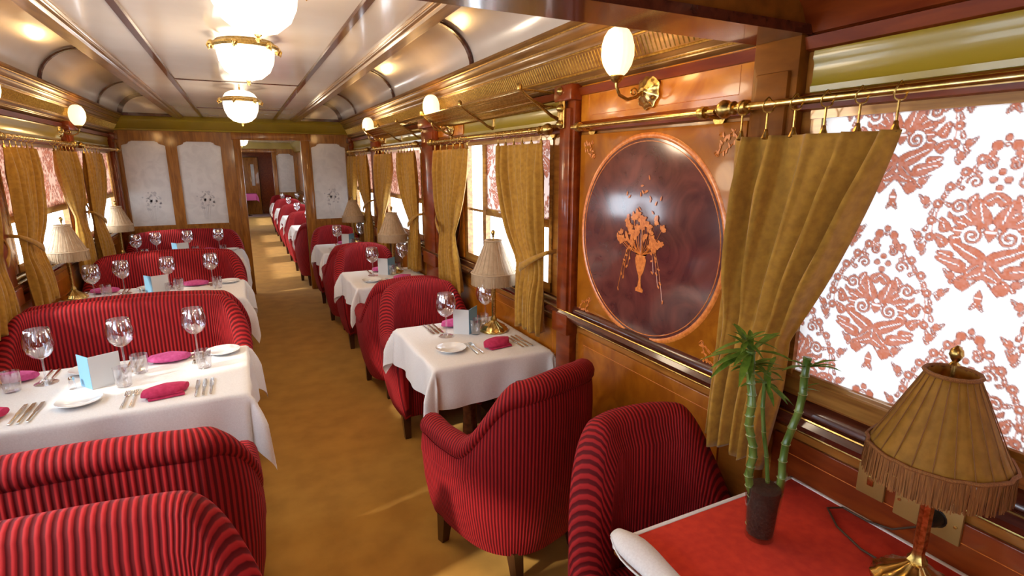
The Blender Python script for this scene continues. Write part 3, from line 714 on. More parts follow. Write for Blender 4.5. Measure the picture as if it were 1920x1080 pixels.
# ================================================================== seats
def seat_shell(hw, d, hb, ha, rcx, rcy, q1, q2, lean=.008, arch=.0, roll=.052, th=.098):
    """tub shell, faces +y; origin on the floor under its middle"""
    path = []   # (x, y, nx, ny)
    yf = d/2-.02; yb = -d/2; yc = yb+rcy
    half = []
    n1 = 16
    for k in range(n1): half.append((lerp(0, hw-rcx, k/n1), yb))
    n2 = 26
    for k in range(n2+1):
        t = PI/2*k/n2; e = 2/2.3; half.append((hw-rcx+rcx*math.sin(t)**e, yc-rcy*max(0, math.cos(t))**e))
    n3 = 14
    for k in range(1, n3+1): half.append((hw-.015*(k/n3)**2, lerp(yc, yf, k/n3)))
    pts = [(-x, y) for x, y in half[:0:-1]]+half
    s = [0]
    for i in range(1, len(pts)): s.append(s[-1]+math.dist(pts[i], pts[i-1]))
    tot = s[-1]; rings = []; uvs = []
    for i, (x, y) in enumerate(pts):
        a = pts[max(i-1, 0)]; b = pts[min(i+1, len(pts)-1)]; tx, ty = b[0]-a[0], b[1]-a[1]; L = math.hypot(tx, ty); nx, ny = ty/L, -tx/L
        q = abs(s[i]-tot/2)/(tot/2)
        H = ha+(hb-ha)*(1-sstep(q1, q2, q))-arch*(abs(x)/hw)**2.2*(1-sstep(q1, q2, q))
        H += .012*sstep(.85, 1, q)
        lp = 0; up = max(0, -ny)        # 1 at the back
        prof = [(-.055, .135), (-.035, .20), (-.012, .32), (0, .46), (.004, max(.47, H-.19)), (0, H-.12), (-.004, H-.085)]
        cz = H-roll; co_ = -.046
        for k in range(9):
            an = math.radians(-48+k*(226/8)); prof.append((co_+roll*math.cos(an), cz+roll*math.sin(an)))
        prof += [(-th-.003, H-.10), (-th-.008, max(.46, H-.2)), (-th-.01, .42), (-th, .2), (-th, .15)]
        ring = []; ln = []
        for o, z in prof:
            le = lean*up*max(0, z-.35)/.5
            ring.append((x+nx*o, y+ny*(o)-le, z)); ln.append((s[i]-tot/2, z))
        rings.append(ring); uvs.append(ln)
    # rounded arm fronts
    def cap(ring, ln, sgn):
        cx = sum(p[0] for p in ring)/len(ring); cz = sum(p[2] for p in ring)/len(ring); out = []
        for f, adv in ((.96, .014), (.82, .026), (.5, .033), (.0, .035)):
            out.append(([(cx+(p[0]-cx)*f, p[1]+adv, cz+(p[2]-cz)*(.5+.5*f if f > 0 else .0)) for p in ring], [(l[0]+adv*sgn, l[1]) for l in ln]))
        return out
    A = cap(rings[0], uvs[0], -1); B = cap(rings[-1], uvs[-1], 1)
    rings = [a[0] for a in A[::-1]]+rings+[b[0] for b in B]; uvs = [a[1] for a in A[::-1]]+uvs+[b[1] for b in B]
    n = len(rings[0]); m = MB(); vs = [p for r in rings for p in r]; uv = [p for r in uvs for p in r]; fs = []
    for i in range(len(rings)-1):
        for k in range(n):
            k2 = (k+1) % n; fs.append((i*n+k, i*n+k2, (i+1)*n+k2, (i+1)*n+k))
    m.add(vs, fs, uv); return m
def build_seat(name, hw, d, hb, ha, mat, **k):
    def fn(label, cat, loc, rz, group):
        t = thing(name, label, cat, loc, rz, group)
        seat_shell(hw, d, hb, ha, **k).build('backrest', mat, t, ang=75)
        ins = hw-.115
        m = MB()
        if hw > .5:
            for a, b in ((-ins, -.003), (.003, ins)): 
                q = MB(); q.rbox(a, b, -d/2+.15, d/2-.005, .33, .47, .045, 4); q.build('seat_cushion', mat, t)
        else:
            q = MB(); q.rbox(-ins, ins, -d/2+.15, d/2-.005, .33, .47, .045, 4); q.build('seat_cushion', mat, t)
        MB().rbox(-hw+.10, hw-.10, -d/2+.17, d/2-.03, .14, .34, .02, 3).build('seat_base', mat, t)
        for sx in (-1, 1):
            for y_, in ((d/2-.07,), (-d/2+.12,)):
                l = MB(); x0 = sx*(hw-(.085 if y_ > 0 else .15)); l.add([(x0+a*w, y_+b*w+(.02 if y_ > 0 else -.02)*(z < .05), z) for z, w in ((.0, .018), (.15, .026)) for a, b in ((-1, -1), (1, -1), (1, 1), (-1, 1))], [(0, 1, 2, 3), (7, 6, 5, 4), (0, 4, 5, 1), (1, 5, 6, 2), (2, 6, 7, 3), (3, 7, 4, 0)])
                l.build('leg', 'legwood', t, smooth=False)
        # piping along seat front
        MB().tube([(-ins+.03, d/2-.022, .335), (ins-.03, d/2-.022, .335)], .005, 6).build('piping', mat, t)
        return t
    return Maker(fn)
armchair = build_seat('armchair', .325, .58, .925, .625, 'stripe_n', rcx=.30, rcy=.32, q1=.32, q2=.68, arch=.06)
round_chair = build_seat('armchair', .325, .58, .935, .50, 'stripe_n', rcx=.30, rcy=.34, q1=.22, q2=.66, arch=.03, th=.12)
round_sofa = build_seat('sofa', .62, .58, .96, .52, 'stripe_w', rcx=.24, rcy=.26, q1=.40, q2=.72, arch=.05, th=.12)
sofa = build_seat('sofa', .61, .58, .95, .60, 'stripe_w', rcx=.22, rcy=.24, q1=.46, q2=.80, arch=.045)
BAY = 1.92
LT = [2.46+BAY*k for k in range(3)]; RT = [2.36+BAY*k for k in range(3)]; RT2 = [8.62+BAY*k for k in range(4)]
ordn = ['first', 'second', 'third', 'fourth']
LXC = -.645
# left sofas: (y of outer back top) facing +y at near side, facing -y at far side
round_sofa('wide striped sofa facing the camera in bottom left corner', 'sofa', (LXC+.02, 1.13, 0), PI, 'red striped sofas')
sofa('wide striped sofa seen from behind, near side of first left table', 'sofa', (LXC, 2.01, 0), 0, 'red striped sofas')
for k in range(3):
    sofa('wide striped sofa facing us across the %s left table' % ordn[k], 'sofa', (LXC, LT[k]+.68+.312, 0), PI, 'red striped sofas')
    if k < 2: sofa('striped sofa back showing behind the one at the %s left table' % ordn[k], 'sofa', (LXC, LT[k+1]-.312, 0), 0, 'red striped sofas')
RXC = 1.04
round_chair('striped tub armchair facing camera behind the red-topped table', 'armchair', (1.06, 1.04, 0), PI-.10, 'red striped armchairs')
armchair('tub armchair turned away from camera, back to us by the aisle', 'armchair', (.985, 1.96, 0), math.radians(17), 'red striped armchairs')
for k in range(3):
    armchair('tub armchair facing us at far side of the %s right white table' % ordn[k], 'armchair', (RXC, RT[k]+.72+.30, 0), PI, 'red striped armchairs')
    if k < 2: armchair('tub armchair back to us at near side of the %s right white table' % ordn[k+1], 'armchair', (RXC-.02, RT[k+1]-.30, 0), 0, 'red striped armchairs')
for k in range(4):
    armchair('tub armchair at near side of %s table beyond the partition' % ordn[k], 'armchair', (RXC-.10, RT2[k]-.30, 0), 0, 'armchairs in the far saloon')
    if k < 3 or True: armchair('tub armchair at far side of %s table beyond the partition' % ordn[k], 'armchair', (RXC-.10, RT2[k]+.72+.30, 0), PI, 'armchairs in the far saloon')

# ================================================================== tables and cloths
def cloth_mesh(x0, x1, y0, y1, z, drop, seed=0, n=52, wave=.012):
    rr = random.Random(seed); P = [rr.uniform(0, 6.28) for _ in range(8)]
    def axis(a, b):
        L = []; k = 9
        L += [a-drop*(1-i/k) for i in range(k)]; m = max(4, int((b-a)/.05)); L += [lerp(a, b, i/m) for i in range(m+1)]; L += [b+drop*(i/k) for i in range(1, k+1)]; return L
    X = axis(x0, x1); Y = axis(y0, y1)
    def finer(A):
        o = []
        for a, b in zip(A[:-1], A[1:]): o += [a, (a+b)/2]
        return o+[A[-1]]
    X = finer(X); Y = finer(Y); vs = []; r = .014
    for y in Y:
        for x in X:
            dx = x-x1 if x > x1 else (x-x0 if x < x0 else 0); dy = y-y1 if y > y1 else (y-y0 if y < y0 else 0)
            bx = min(max(x, x0), x1); by = min(max(y, y0), y1); D = math.hypot(dx, dy)
            if D == 0: vs.append((bx, by, z+.0008*math.sin(x*9+P[0])*math.sin(y*8))); continue
            ux, uy = dx/D, dy/D
            s_along = (x if abs(dy) > abs(dx) else y)
            if dx and dy:
                an = math.atan2(abs(dy), abs(dx)); fold = math.sin(2*an)
                out = r+.05*fold*min(1, D/.15)+.10*D*fold; s_along = 0; wv = .018*math.sin(6*an+P[2])*min(1, D/.1)
            else:
                out = r+.03*D; wv = wave*(math.sin(s_along*17+P[3])+.6*math.sin(s_along*31+P[4]))*min(1, D/.18)
            if D < r*1.57: a = D/r; oo = r*math.sin(a); zz = -r*(1-math.cos(a))
            else: oo = out+wv; zz = -r-(D-r*1.57)*.985
            vs.append((bx+ux*oo, by+uy*oo, z+zz))
    nx = len(X); fs = [(j*nx+i, j*nx+i+1, (j+1)*nx+i+1, (j+1)*nx+i) for j in range(len(Y)-1) for i in range(nx-1)]
    m = MB(); m.add(vs, fs, [(v[0], v[1]) for v in vs]); return m
def table(x0, x1, y0, y1, label, z=.745):
    t = thing('dining_table', label, 'table', ((x0+x1)/2, (y0+y1)/2, 0), 0, 'dining tables'); hx = (x1-x0)/2-.006; hy = (y1-y0)/2-.006
    MB().rbox(-hx, hx, -hy, hy, z-.032, z-.003, .006, 2).build('tabletop', 'dark', t)
    MB().lathe([(.0, 0.), (.20, 0), (.20, .015), (.07, .04), (.045, .08), (.04, .35), (.05, .60), (.10, z-.05), (.12, z-.032), (0, z-.032)], (0, 0, 0), 20).build('pedestal', 'dark', t)
    return t
def cloth(x0, x1, y0, y1, label, seed, drop=.26, z=.748, wave=.012):
    c = cloth_mesh(x0, x1, y0, y1, z, drop, seed, wave=wave); c.v = [(p[0]-(x0+x1)/2, p[1]-(y0+y1)/2, p[2]) for p in c.v]
    # keep the cloth from pushing through the wall
    hx = XR-.015-(x0+x1)/2; lx = XL+.015-(x0+x1)/2; c.v = [(min(max(p[0], lx), hx), p[1], p[2]) for p in c.v]
    o = c.build('tablecloth', 'cloth', ang=180, loc=((x0+x1)/2, (y0+y1)/2, 0)); return tag(o, label, 'tablecloth', 'white tablecloths')
LTX = (-1.24, -.06); RTX = (.75, 1.375)
for k, y in enumerate(LT):
    table(*LTX, y, y+.68, 'wide dining table under the %s left cloth' % ordn[k]); cloth(*LTX, y, y+.68, 'white tablecloth on the %s wide table left of the aisle' % ordn[k], k, wave=.014)
for k, y in enumerate(RT):
    table(*RTX, y, y+.72, 'small dining table under the %s right cloth' % ordn[k]); cloth(*RTX, y, y+.72, 'white tablecloth on the %s small table right of the aisle' % ordn[k], 20+k, drop=.22)
for k, y in enumerate(RT2):
    table(RTX[0]-.08, RTX[1], y, y+.72, 'small table beyond the partition, %s in its row' % ordn[k]); cloth(RTX[0]-.08, RTX[1], y, y+.72, 'white cloth on the %s table beyond the partition' % ordn[k], 30+k, drop=.22)

# ================================================================== table ware
def lathe_thing(name, prof, mat, n=20):
    def fn(label, cat, loc, rz, group):
        o = MB().lathe(prof, n=n).build(name, mat, ang=60); o.location = loc; o.rotation_euler = (0, 0, rz); return tag(o, label, cat, group)
    return Maker(fn)
def glass_fn(label, cat, loc, rz, group):
    t = thing('wine_glass', label, cat, loc, rz, group)
    MB().lathe([(.004, .098), (.012, .100), (.026, .110), (.038, .128), (.043, .150), (.042, .172), (.037, .196), (.033, .212), (.0322, .212), (.036, .196), (.041, .172), (.042, .150), (.037, .129), (.025, .112), (.0, .103)], n=22).build('bowl', 'glass', t, ang=80)
    MB().lathe([(.0, .099), (.0055, .098), (.0036, .085), (.0034, .03), (.006, .010), (.0, .008)], n=10).build('stem', 'glass', t)
    MB().lathe([(.0, .008), (.006, .009), (.020, .004), (.034, .0018), (.034, .0), (0, 0)], n=22).build('foot', 'glass', t)
    return t
wine = Maker(glass_fn)
tumbler = lathe_thing('tumbler', [(0, .0), (.028, 0), (.031, .004), (.035, .05), (.036, .088), (.0345, .088), (.0335, .05), (.029, .010), (0, .008)], 'glass')
plate = lathe_thing('side_plate', [(0, .003), (.04, .003), (.046, .0), (.05, .004), (.062, .010), (.080, .016), (.0815, .018), (.080, .0195), (.060, .0135), (.048, .008), (0, .0075)], 'china', 32)
def napkin_fn(mat):
    def fn(label, cat, loc, rz, group):
        m = MB(); n = 16; vs = []; fs = []      # folded pocket: wedge with rounded rolled top
        L = 15
        for i in range(L+1):
            u = i/L-.5; w = .052*max(.25, 1-(2*abs(u))**4)**.5
            for k in range(n):
                a = 2*PI*k/n; y = w*math.cos(a); z = .030*(math.sin(a) if math.sin(a) > 0 else .55*math.sin(a))*(1-.35*abs(2*u))+.017
                vs.append((u*.155+.012*math.cos(a), y, z))
        for i in range(L):
            for k in range(n): k2 = (k+1) % n; fs.append((i*n+k, i*n+k2, (i+1)*n+k2, (i+1)*n+k))
        fs += [tuple(range(n))[::-1], tuple(L*n+k for k in range(n))]
        m.add(vs, fs); o = m.build('folded_napkin', mat, ang=60); o.location = loc; o.rotation_euler = (0, 0, rz); tag(o, label, cat, group)
        f = MB(); f.rbox(-.066, .066, -.056, -.020, .001, .010, .004, 2); f.rbox(-.060, .060, -.050, -.018, .011, .017, .003, 2); f.build('fold', mat, o)
        return o
    return fn
napkin = Maker(napkin_fn('napkin')); napkin_b = Maker(napkin_fn('napkin2'))
def knife_fn(label, cat, loc, rz, group):
    o = MB(); o.rbox(-.0055, .0055, -.10, .0, .001, .006, .002, 2); vs = [(-.009, 0, .002), (.007, 0, .002), (.009, .06, .002), (.004, .105, .002), (-.008, .10, .002)]
    o.add(vs+[(v[0], v[1], .0038) for v in vs], [(0, 1, 2, 3, 4), (9, 8, 7, 6, 5)]+[(i, (i+1) % 5, 5+(i+1) % 5, 5+i) for i in range(5)])
    o = o.build('table_knife', 'silver', smooth=False); o.location = loc; o.rotation_euler = (0, 0, rz); return tag(o, label, cat, group)
def fork_fn(label, cat, loc, rz, group):
    m = MB(); m.tube([(0, -.10, .003), (0, -.05, .004), (0, .0, .005), (0, .035, .003)], [.006, .005, .0028, .004], 6); m.rbox(-.011, .011, .033, .055, .002, .0045, .001, 1)
    for k in range(4): m.box(-.011+k*.0062, -.0075+k*.0062, .054, .095, .0022, .0042)
    o = m.build('table_fork', 'silver'); o.location = loc; o.rotation_euler = (0, 0, rz); return tag(o, label, cat, group)
knife = Maker(knife_fn); fork = Maker(fork_fn)
def card_builder(ma, mb):
  def fn(label, cat, loc, rz, group):
    t = thing('menu_card', label, cat, loc, rz, group)
    for nm, mat, (dx, dy) in (('right_leaf', ma, (.100, .055)), ('left_leaf', mb, (-.055, .075))):
        L_ = math.hypot(dx, dy); nx, ny = -dy/L_*.0012, dx/L_*.0012
        m = MB(); m.add([(px*dx+q*nx, px*dy+q*ny, z) for z in (0, .145) for px, q in ((0, -1), (1, -1), (1, 1), (0, 1))], [(0, 1, 2, 3), (7, 6, 5, 4), (0, 4, 5, 1), (1, 5, 6, 2), (2, 6, 7, 3), (3, 7, 4, 0)])
        m.build(nm, mat, t, smooth=False)
    return t
  return fn
card = Maker(card_builder('card', 'cardblue')); card_b = Maker(card_builder('cardblue', 'card'))
def cruet_fn(label, cat, loc, rz, group):
    t = thing('salt_cellar', label, cat, loc, rz, group)
    MB().lathe([(0, 0), (.014, 0), (.016, .01), (.012, .03), (.010, .042), (0, .042)], n=12).build('body', 'glass', t)
    MB().lathe([(.011, .040), (.012, .046), (.008, .055), (0, .058)], n=12).build('cap', 'silver', t); return t
cruet = Maker(cruet_fn)
ZT = .7495
def big_wine(label, cat, loc, rz, group): return wine(label, cat, loc, rz, group, (1.32, 1.32, 1.18))
def place_set(x, y, face, where, pale, full=True, pl=True, glassy=True, gy=None):
    """face=+1: diner sits at smaller y (near side), looking to +y"""
    f = face; rz = 0 if f > 0 else PI
    (napkin_b if pale else napkin)('%s folded napkin at %s' % ('pale magenta' if pale else 'deep magenta', where), 'napkin', (x, y, ZT), rz+.15*f, 'folded napkins')
    if full:
        for i, dx in enumerate((-.115, -.145)): fork('silver fork, %s of the pair at %s' % (('inner', 'outer')[i], where), 'fork', (x+dx*f, y+.01*f, ZT), rz, 'forks')
        for i, dx in enumerate((.115, .142, .170)): knife('silver knife, %s of three at %s' % (('inner', 'middle', 'outer')[i], where), 'knife', (x+dx*f, y+.01*f, ZT), rz, 'knives')
    else:
        fork('silver fork at %s' % where, 'fork', (x-.115*f, y, ZT), rz, 'forks'); knife('silver knife at %s' % where, 'knife', (x+.115*f, y, ZT), rz, 'knives')
for k, y in enumerate(LT):
    T = 'the %s left table' % ordn[k]; full = k < 2
    place_set(-.370, y+.115, 1, 'near aisle place of '+T, False, full)
    place_set(-.98, y+.13, 1, 'near window place of '+T, False, full)
    place_set(-.40, y+.575, -1, 'far aisle place of '+T, True, full)
    place_set(-1.00, y+.575, -1, 'far window place of '+T, True, full)
    plate('white side plate at near middle of '+T, 'plate', (-.675, y+.165, ZT), 0, 'side plates')
    plate('white side plate at far aisle corner of '+T, 'plate', (-.165, y+.595, ZT), 0, 'side plates')
    plate('white side plate at far middle of '+T, 'plate', (-.72, y+.575, ZT), 0, 'side plates')
    big_wine('wine glass nearest the window on '+T, 'wine glass', (-.862, y+.49, ZT), 0, 'wine glasses')
    big_wine('wine glass at the middle of '+T+' behind the menu card', 'wine glass', (-.575, y+.53, ZT), 0, 'wine glasses')
    big_wine('wine glass nearest the aisle on '+T, 'wine glass', (-.279, y+.60 if k == 0 else y+.58, ZT), 0, 'wine glasses')
    if k: big_wine('wine glass beside the lamp on '+T, 'wine glass', (-1.02, y+.36, ZT), 0, 'wine glasses')
    tumbler('water tumbler by the window on '+T, 'tumbler', (-.965, y+.44, ZT), 0, 'tumblers')
    tumbler('water tumbler in middle of '+T, 'tumbler', (-.505, y+.46, ZT), 0, 'tumblers')
    tumbler('water tumbler on aisle side of '+T, 'tumbler', (-.24, y+.40, ZT), 0, 'tumblers')
    tumbler('water tumbler at near side middle of '+T, 'tumbler', (-.545, y+.30, ZT), 0, 'tumblers')
    card('folded grey menu card standing on '+T, 'menu card', (-.66, y+.31, ZT), math.radians(0), 'menu cards')
    cruet('glass salt cellar on '+T, 'salt cellar', (-.74, y+.36, ZT), 0, 'salt cellars')
for k, y in enumerate(RT):
    T = 'the %s right table' % ordn[k]; full = k < 1
    place_set(1.150, y+.175, 1, 'near place of '+T, k != 0, full)
    place_set(1.08, y+.62, -1, 'far place of '+T, True, full)
    plate('white side plate at near aisle corner of '+T, 'plate', (.905, y+.21, ZT), 0, 'side plates')
    big_wine('wine glass nearest the aisle on '+T, 'wine glass', (.965, y+.45, ZT), 0, 'wine glasses')
    big_wine('wine glass nearest the window on '+T, 'wine glass', (1.27, y+.60, ZT), 0, 'wine glasses')
    tumbler('water tumbler in middle of '+T, 'tumbler', (1.21, y+.50, ZT), 0, 'tumblers')
    tumbler('water tumbler near the menu card on '+T, 'tumbler', (1.13, y+.42, ZT), 0, 'tumblers')
    card_b('folded menu card standing on '+T, 'menu card', (1.09, y+.42, ZT), math.radians(15), 'menu cards')
for k, y in enumerate(RT2):
    T = 'the %s table beyond the partition' % ordn[k]
    big_wine('wine glass nearest aisle on '+T, 'wine glass', (.90, y+.40, ZT), 0, 'wine glasses'); big_wine('wine glass nearest window on '+T, 'wine glass', (1.25, y+.45, ZT), 0, 'wine glasses')
    napkin_b('pale napkin on '+T, 'napkin', (1.05, y+.3, ZT), 0, 'folded napkins')

# ================================================================== table lamps
def lamp_builder(silk, fringe, energy):
    def fn(label, cat, loc, rz, group):
        t = thing('table_lamp', label, cat, loc, rz, group)
        nrib = 24
        MB().lathe([(0, 0), (.078, 0), (.082, .006), (.080, .014), (.070, .020), (.066, .028), (.050, .036), (.034, .046), (.022, .056), (.014, .064), (0, .066)], n=48, fn=lambda r, z, a: r*(1+(.045*math.cos(12*a) if .02 < r and z > .01 else 0))).build('lamp_base', 'brass', t)
        MB().lathe([(.016, .060), (.020, .068), (.014, .078), (.011, .09), (.0125, .11), (.0125, .27), (.016, .28), (.011, .292), (.010, .33), (.004, .34), (.004, .525), (0, .525)], n=16, fn=lambda r, z, a: r*(1+.06*math.cos(8*a))).build('lamp_stem', 'brass_dark', t)
        m = MB(); R0, R1, z0, z1 = .122, .044, .330, .506; n = 120
        def fr(r, z, a): return r*(1+.022*abs(math.sin(11*a))-.01)
        m.lathe([(lerp(R0, R1, q)+.004*math.sin(PI*q)*-1, lerp(z0, z1, q)) for q in [i/10 for i in range(11)]], n=n, fn=fr); sh = m.build('lamp_shade', silk, t, ang=70)
        sm = sh.modifiers.new('thickness', 'SOLIDIFY'); sm.thickness = .0015
        s = MB()
        for k in range(22):
            a = PI*k/11; pts = [((lerp(R0, R1, q)*.993)*math.cos(a), (lerp(R0, R1, q)*.993)*math.sin(a), lerp(z0, z1, q)) for q in (0, .25, .5, .75, 1)]; s.tube(pts, .0011, 4)
        s.build('shade_seam', 'silk_seam' if silk == 'silk' else fringe, t)
        for r_, z_ in ((R0+.003, z0+.002), (R1+.003, z1)): b = MB(); b.tube([(r_*math.cos(2*PI*i/36)*(1+.02*math.sin(i*2.5)), r_*math.sin(2*PI*i/36)*(1+.02*math.sin(i*2.5)), z_) for i in range(37)], .0045, 6); b.build('shade_braid', fringe, t)
        f = MB(); rr = random.Random(5); N = 620; vs = []; fs = []
        for k in range(N):
            a = 2*PI*k/N; w = .0011; rr_ = R0+.004+rr.uniform(-.0015, .0015); l = .062+rr.uniform(-.004, .004); ro = rr_+rr.uniform(-.002, .004); c, s_ = math.cos(a), math.sin(a)
            p = [(rr_*c+w*s_, rr_*s_-w*c, z0), (rr_*c-w*s_, rr_*s_+w*c, z0), (ro*c-w*s_, ro*s_+w*c, z0-l), (ro*c+w*s_, ro*s_-w*c, z0-l), ((rr_-.0014)*c, (rr_-.0014)*s_, z0), ((ro-.0014)*c, (ro-.0014)*s_, z0-l)]
            o = len(vs); vs += p; fs += [(o, o+1, o+2, o+3), (o+1, o+4, o+5, o+2), (o+4, o, o+3, o+5)]
        f.add(vs, fs); f.build('fringe', fringe, t, smooth=False)
        MB().lathe([(0, .522), (.010, .524), (.005, .530), (.009, .536), (.013, .545), (.011, .555), (.004, .562), (0, .565)], n=12).build('finial', 'brass_dark', t)
        return t
    return Maker(fn)
lampA = lamp_builder('silk', 'fringe', 0); lampB = lamp_builder('silk_pale', 'fringe_pale', 0)
lampA('brass lamp with fringed gold pleated shade on red-topped table', 'table lamp', (1.258, .537, .782), .1, 'pleated table lamps')
for k, y in enumerate(RT): lampB('lamp with pale pleated shade on the %s right table' % ordn[k], 'table lamp', ((1.25, 1.17, 1.17)[k], y+(.43, .52, .50)[k], ZT), .3*k, 'pleated table lamps', (1, 1, 1.05))
for k, y in enumerate(LT): lampB('lamp with pale pleated shade on the %s left table by the window' % ordn[k], 'table lamp', (-1.16, y+.46, ZT), .2*k, 'pleated table lamps', (1, 1, 1.05))

# ================================================================== red-topped table, vase, outlet
t = thing('side_table', 'red-topped table with white edging in bottom right corner', 'table', (1.04, .452, 0))
MB().rbox(-.29, .36, -.62, .50, .745, .765, .004, 2).build('tabletop', 'dark', t)
MB().lathe([(.0, 0.), (.16, 0), (.16, .015), (.06, .04), (.04, .08), (.04, .6), (.08, .745), (0, .745)], (0.15, -.3, 0), 20).build('pedestal', 'dark', t)
MB().rbox(-.285, .358, -.615, .496, .768, .781, .003, 2).build('baize_top', 'redcloth', t)
m = MB(); 
for a in [(-.292, .368, .492, .504), (.356, .368, -.62, .504)]: m.rbox(a[0], a[1], a[2], a[3], .76, .7835, .003, 2)
m.build('white_edging', 'cloth', t)
# folded white cloth over the aisle edge of this table
m = MB(); vs = []; fs = []; NY, NA = 40, 16
for j in range(NY+1):
    y = lerp(.965, .05, j/NY); k_ = min(1, (j+.3)/4)
    for i in range(NA+1):
        a = -PI*.9+PI*1.85*i/NA; r = (.036+.004*math.sin(j*.5))*(.45+.55*math.sin(min(1, k_)*PI/2))
        vs.append((.768+r*math.cos(a)*1.1, y, .788+r*math.sin(a)*.8))
for j in range(NY):
    for i in range(NA): o = j*(NA+1)+i; fs.append((o, o+1, o+NA+2, o+NA+1))
m.add(vs, fs); w = m.build('rolled_cloth', 'cloth', ang=180); sm = w.modifiers.new('thickness', 'SOLIDIFY'); sm.thickness = .004
tag(w, 'rolled white cloth along the aisle edge of the red table', 'cloth')
# vase of bamboo
VX, VY, VZ = 1.092, .806, .782
v = tag(MB().lathe([(0, .0), (.034, 0), (.036, .004), (.041, .10), (.047, .185), (.0455, .185), (.039, .10), (.033, .010), (0, .010)], n=32).build('glass_vase', 'vase', ang=50), 'clear glass vase holding dark soil on red table', 'vase'); v.location = (VX, VY, VZ)
p = thing('lucky_bamboo', 'three green bamboo stalks with leafy tops in the glass vase', 'plant', (VX, VY, VZ+.012))
MB().lathe([(0, .0), (.031, 0), (.033, .02), (.036, .08), (.039, .125), (.030, .133), (0, .136)], n=24, fn=lambda r, z, a: r*(1+.02*math.sin(9*a+z*90))).build('soil', 'soil', p)
rr = random.Random(21)
def stalk(a, b, r, nn, tips):
    a = Vector(a); b = Vector(b); m = MB(); nd = MB(); pts = []; rs = []
    for k in range(nn+1):
        q = k/nn; c = a.lerp(b, q)+Vector((.004*math.sin(k), .004*math.cos(k*1.3), 0))
        for e, f in ((-.004, 1.0), (0, 1.18), (.004, 1.0)): pts.append(c+(b-a).normalized()*e); rs.append(r*f)
        if k < nn: MB().lathe([(r*1.02, -.0012), (r*1.24, 0), (r*1.02, .0012)], tuple(c), 12).build('node', 'node', p)
    m.tube(pts, rs, 12); m.build('stalk', 'stalk', p)
    lf = MB()
    for (tx, ty, tz, L, n_) in tips:
        base = Vector((tx, ty, tz))
        for k in range(n_):
            an = rr.uniform(0, 2*PI); el = rr.uniform(-.15, .9); d = Vector((math.cos(an)*math.cos(el), math.sin(an)*math.cos(el), math.sin(el))); side = d.cross(Vector((0, 0, 1))).normalized()
            l = L*rr.uniform(.6, 1.15); w = l*.085; vs = []
            for q in (0, .25, .55, .8, 1.0):
                c = base+d*l*q+Vector((0, 0, -.35*l*q*q)); ww = w*math.sin(PI*min(.98, q*.9+.08)); vs += [c-side*ww, c+Vector((0, 0, -ww*.35)), c+side*ww]
            lf.add(vs, [(i*3+j, i*3+j+1, i*3+j+4, i*3+j+3) for i in range(4) for j in range(2)])
    o = lf.build('leaves', 'green', p, ang=80)
stalk((-.018, .012, .02), (-.050, .040, .475), .0095, 17, [(-.050, .040, .475, .11, 20), (-.050, .040, .44, .08, 16), (-.055, .05, .50, .08, 14)])
stalk((.005, -.012, .02), (.012, .04, .385), .0050, 6, [(.012, .04, .385, .085, 12), (.005, .03, .42, .065, 10)])
stalk((.020, -.008, .02), (.080, -.020, .455), .0090, 10, [(.078, -.020, .435, .085, 6), (.066, -.018, .38, .05, 3)])
# outlet on the wall
for y0, y1, lab, pl in ((.515, .660, 'double brass socket plate on wall behind near lamp, with black plug', True), ):
    t = thing('wall_socket', lab, 'socket', (XR, (y0+y1)/2+.01, .885)); h = (y1-y0)/2
    MB().rbox(-.020, -.010, -h, h, -.045, .045, .003, 2).build('socket_plate', 'plate_brass', t)
    MB().lathe([(0, -.022), (.022, -.022), (.024, -.020), (.024, -.018)], (0, -.02, .0), 16, axis='x').build('socket', 'black', t)
    MB().lathe([(0, -.055), (.012, -.054), (.018, -.04), (.020, -.022), (0, -.022)], (0, -.02, .0), 16, axis='x').build('plug', 'black', t)
    for sy in (-1, 1): MB().lathe([(0, -.0225), (.004, -.022), (.004, -.02)], (0, sy*(h-.012), 0), 8, axis='x').build('screw', 'brass_dark', t)
t = thing('wall_socket', 'smaller brass switch plate left of the double socket', 'socket', (XR, .73, .895)); MB().rbox(-.020, -.010, -.035, .035, -.045, .045, .003, 2).build('socket_plate', 'plate_brass', t)
MB().rbox(-.024, -.018, -.008, .008, -.014, .014, .002, 2).build('rocker', 'brass_dark', t)
cb = MB(); cb.tube([(1.265, .60, .790), (1.27, .66, .786), (1.30, .74, .786), (1.35, .80, .787), (1.385, .78, .79), (1.393, .72, .785), (1.393, .66, .80), (1.385, .60, .85), (1.37, .575, .885)], .0028, 8)
tag(cb.build('lamp_cord', 'cord'), 'thin dark cord looping from the near lamp to socket', 'cord')

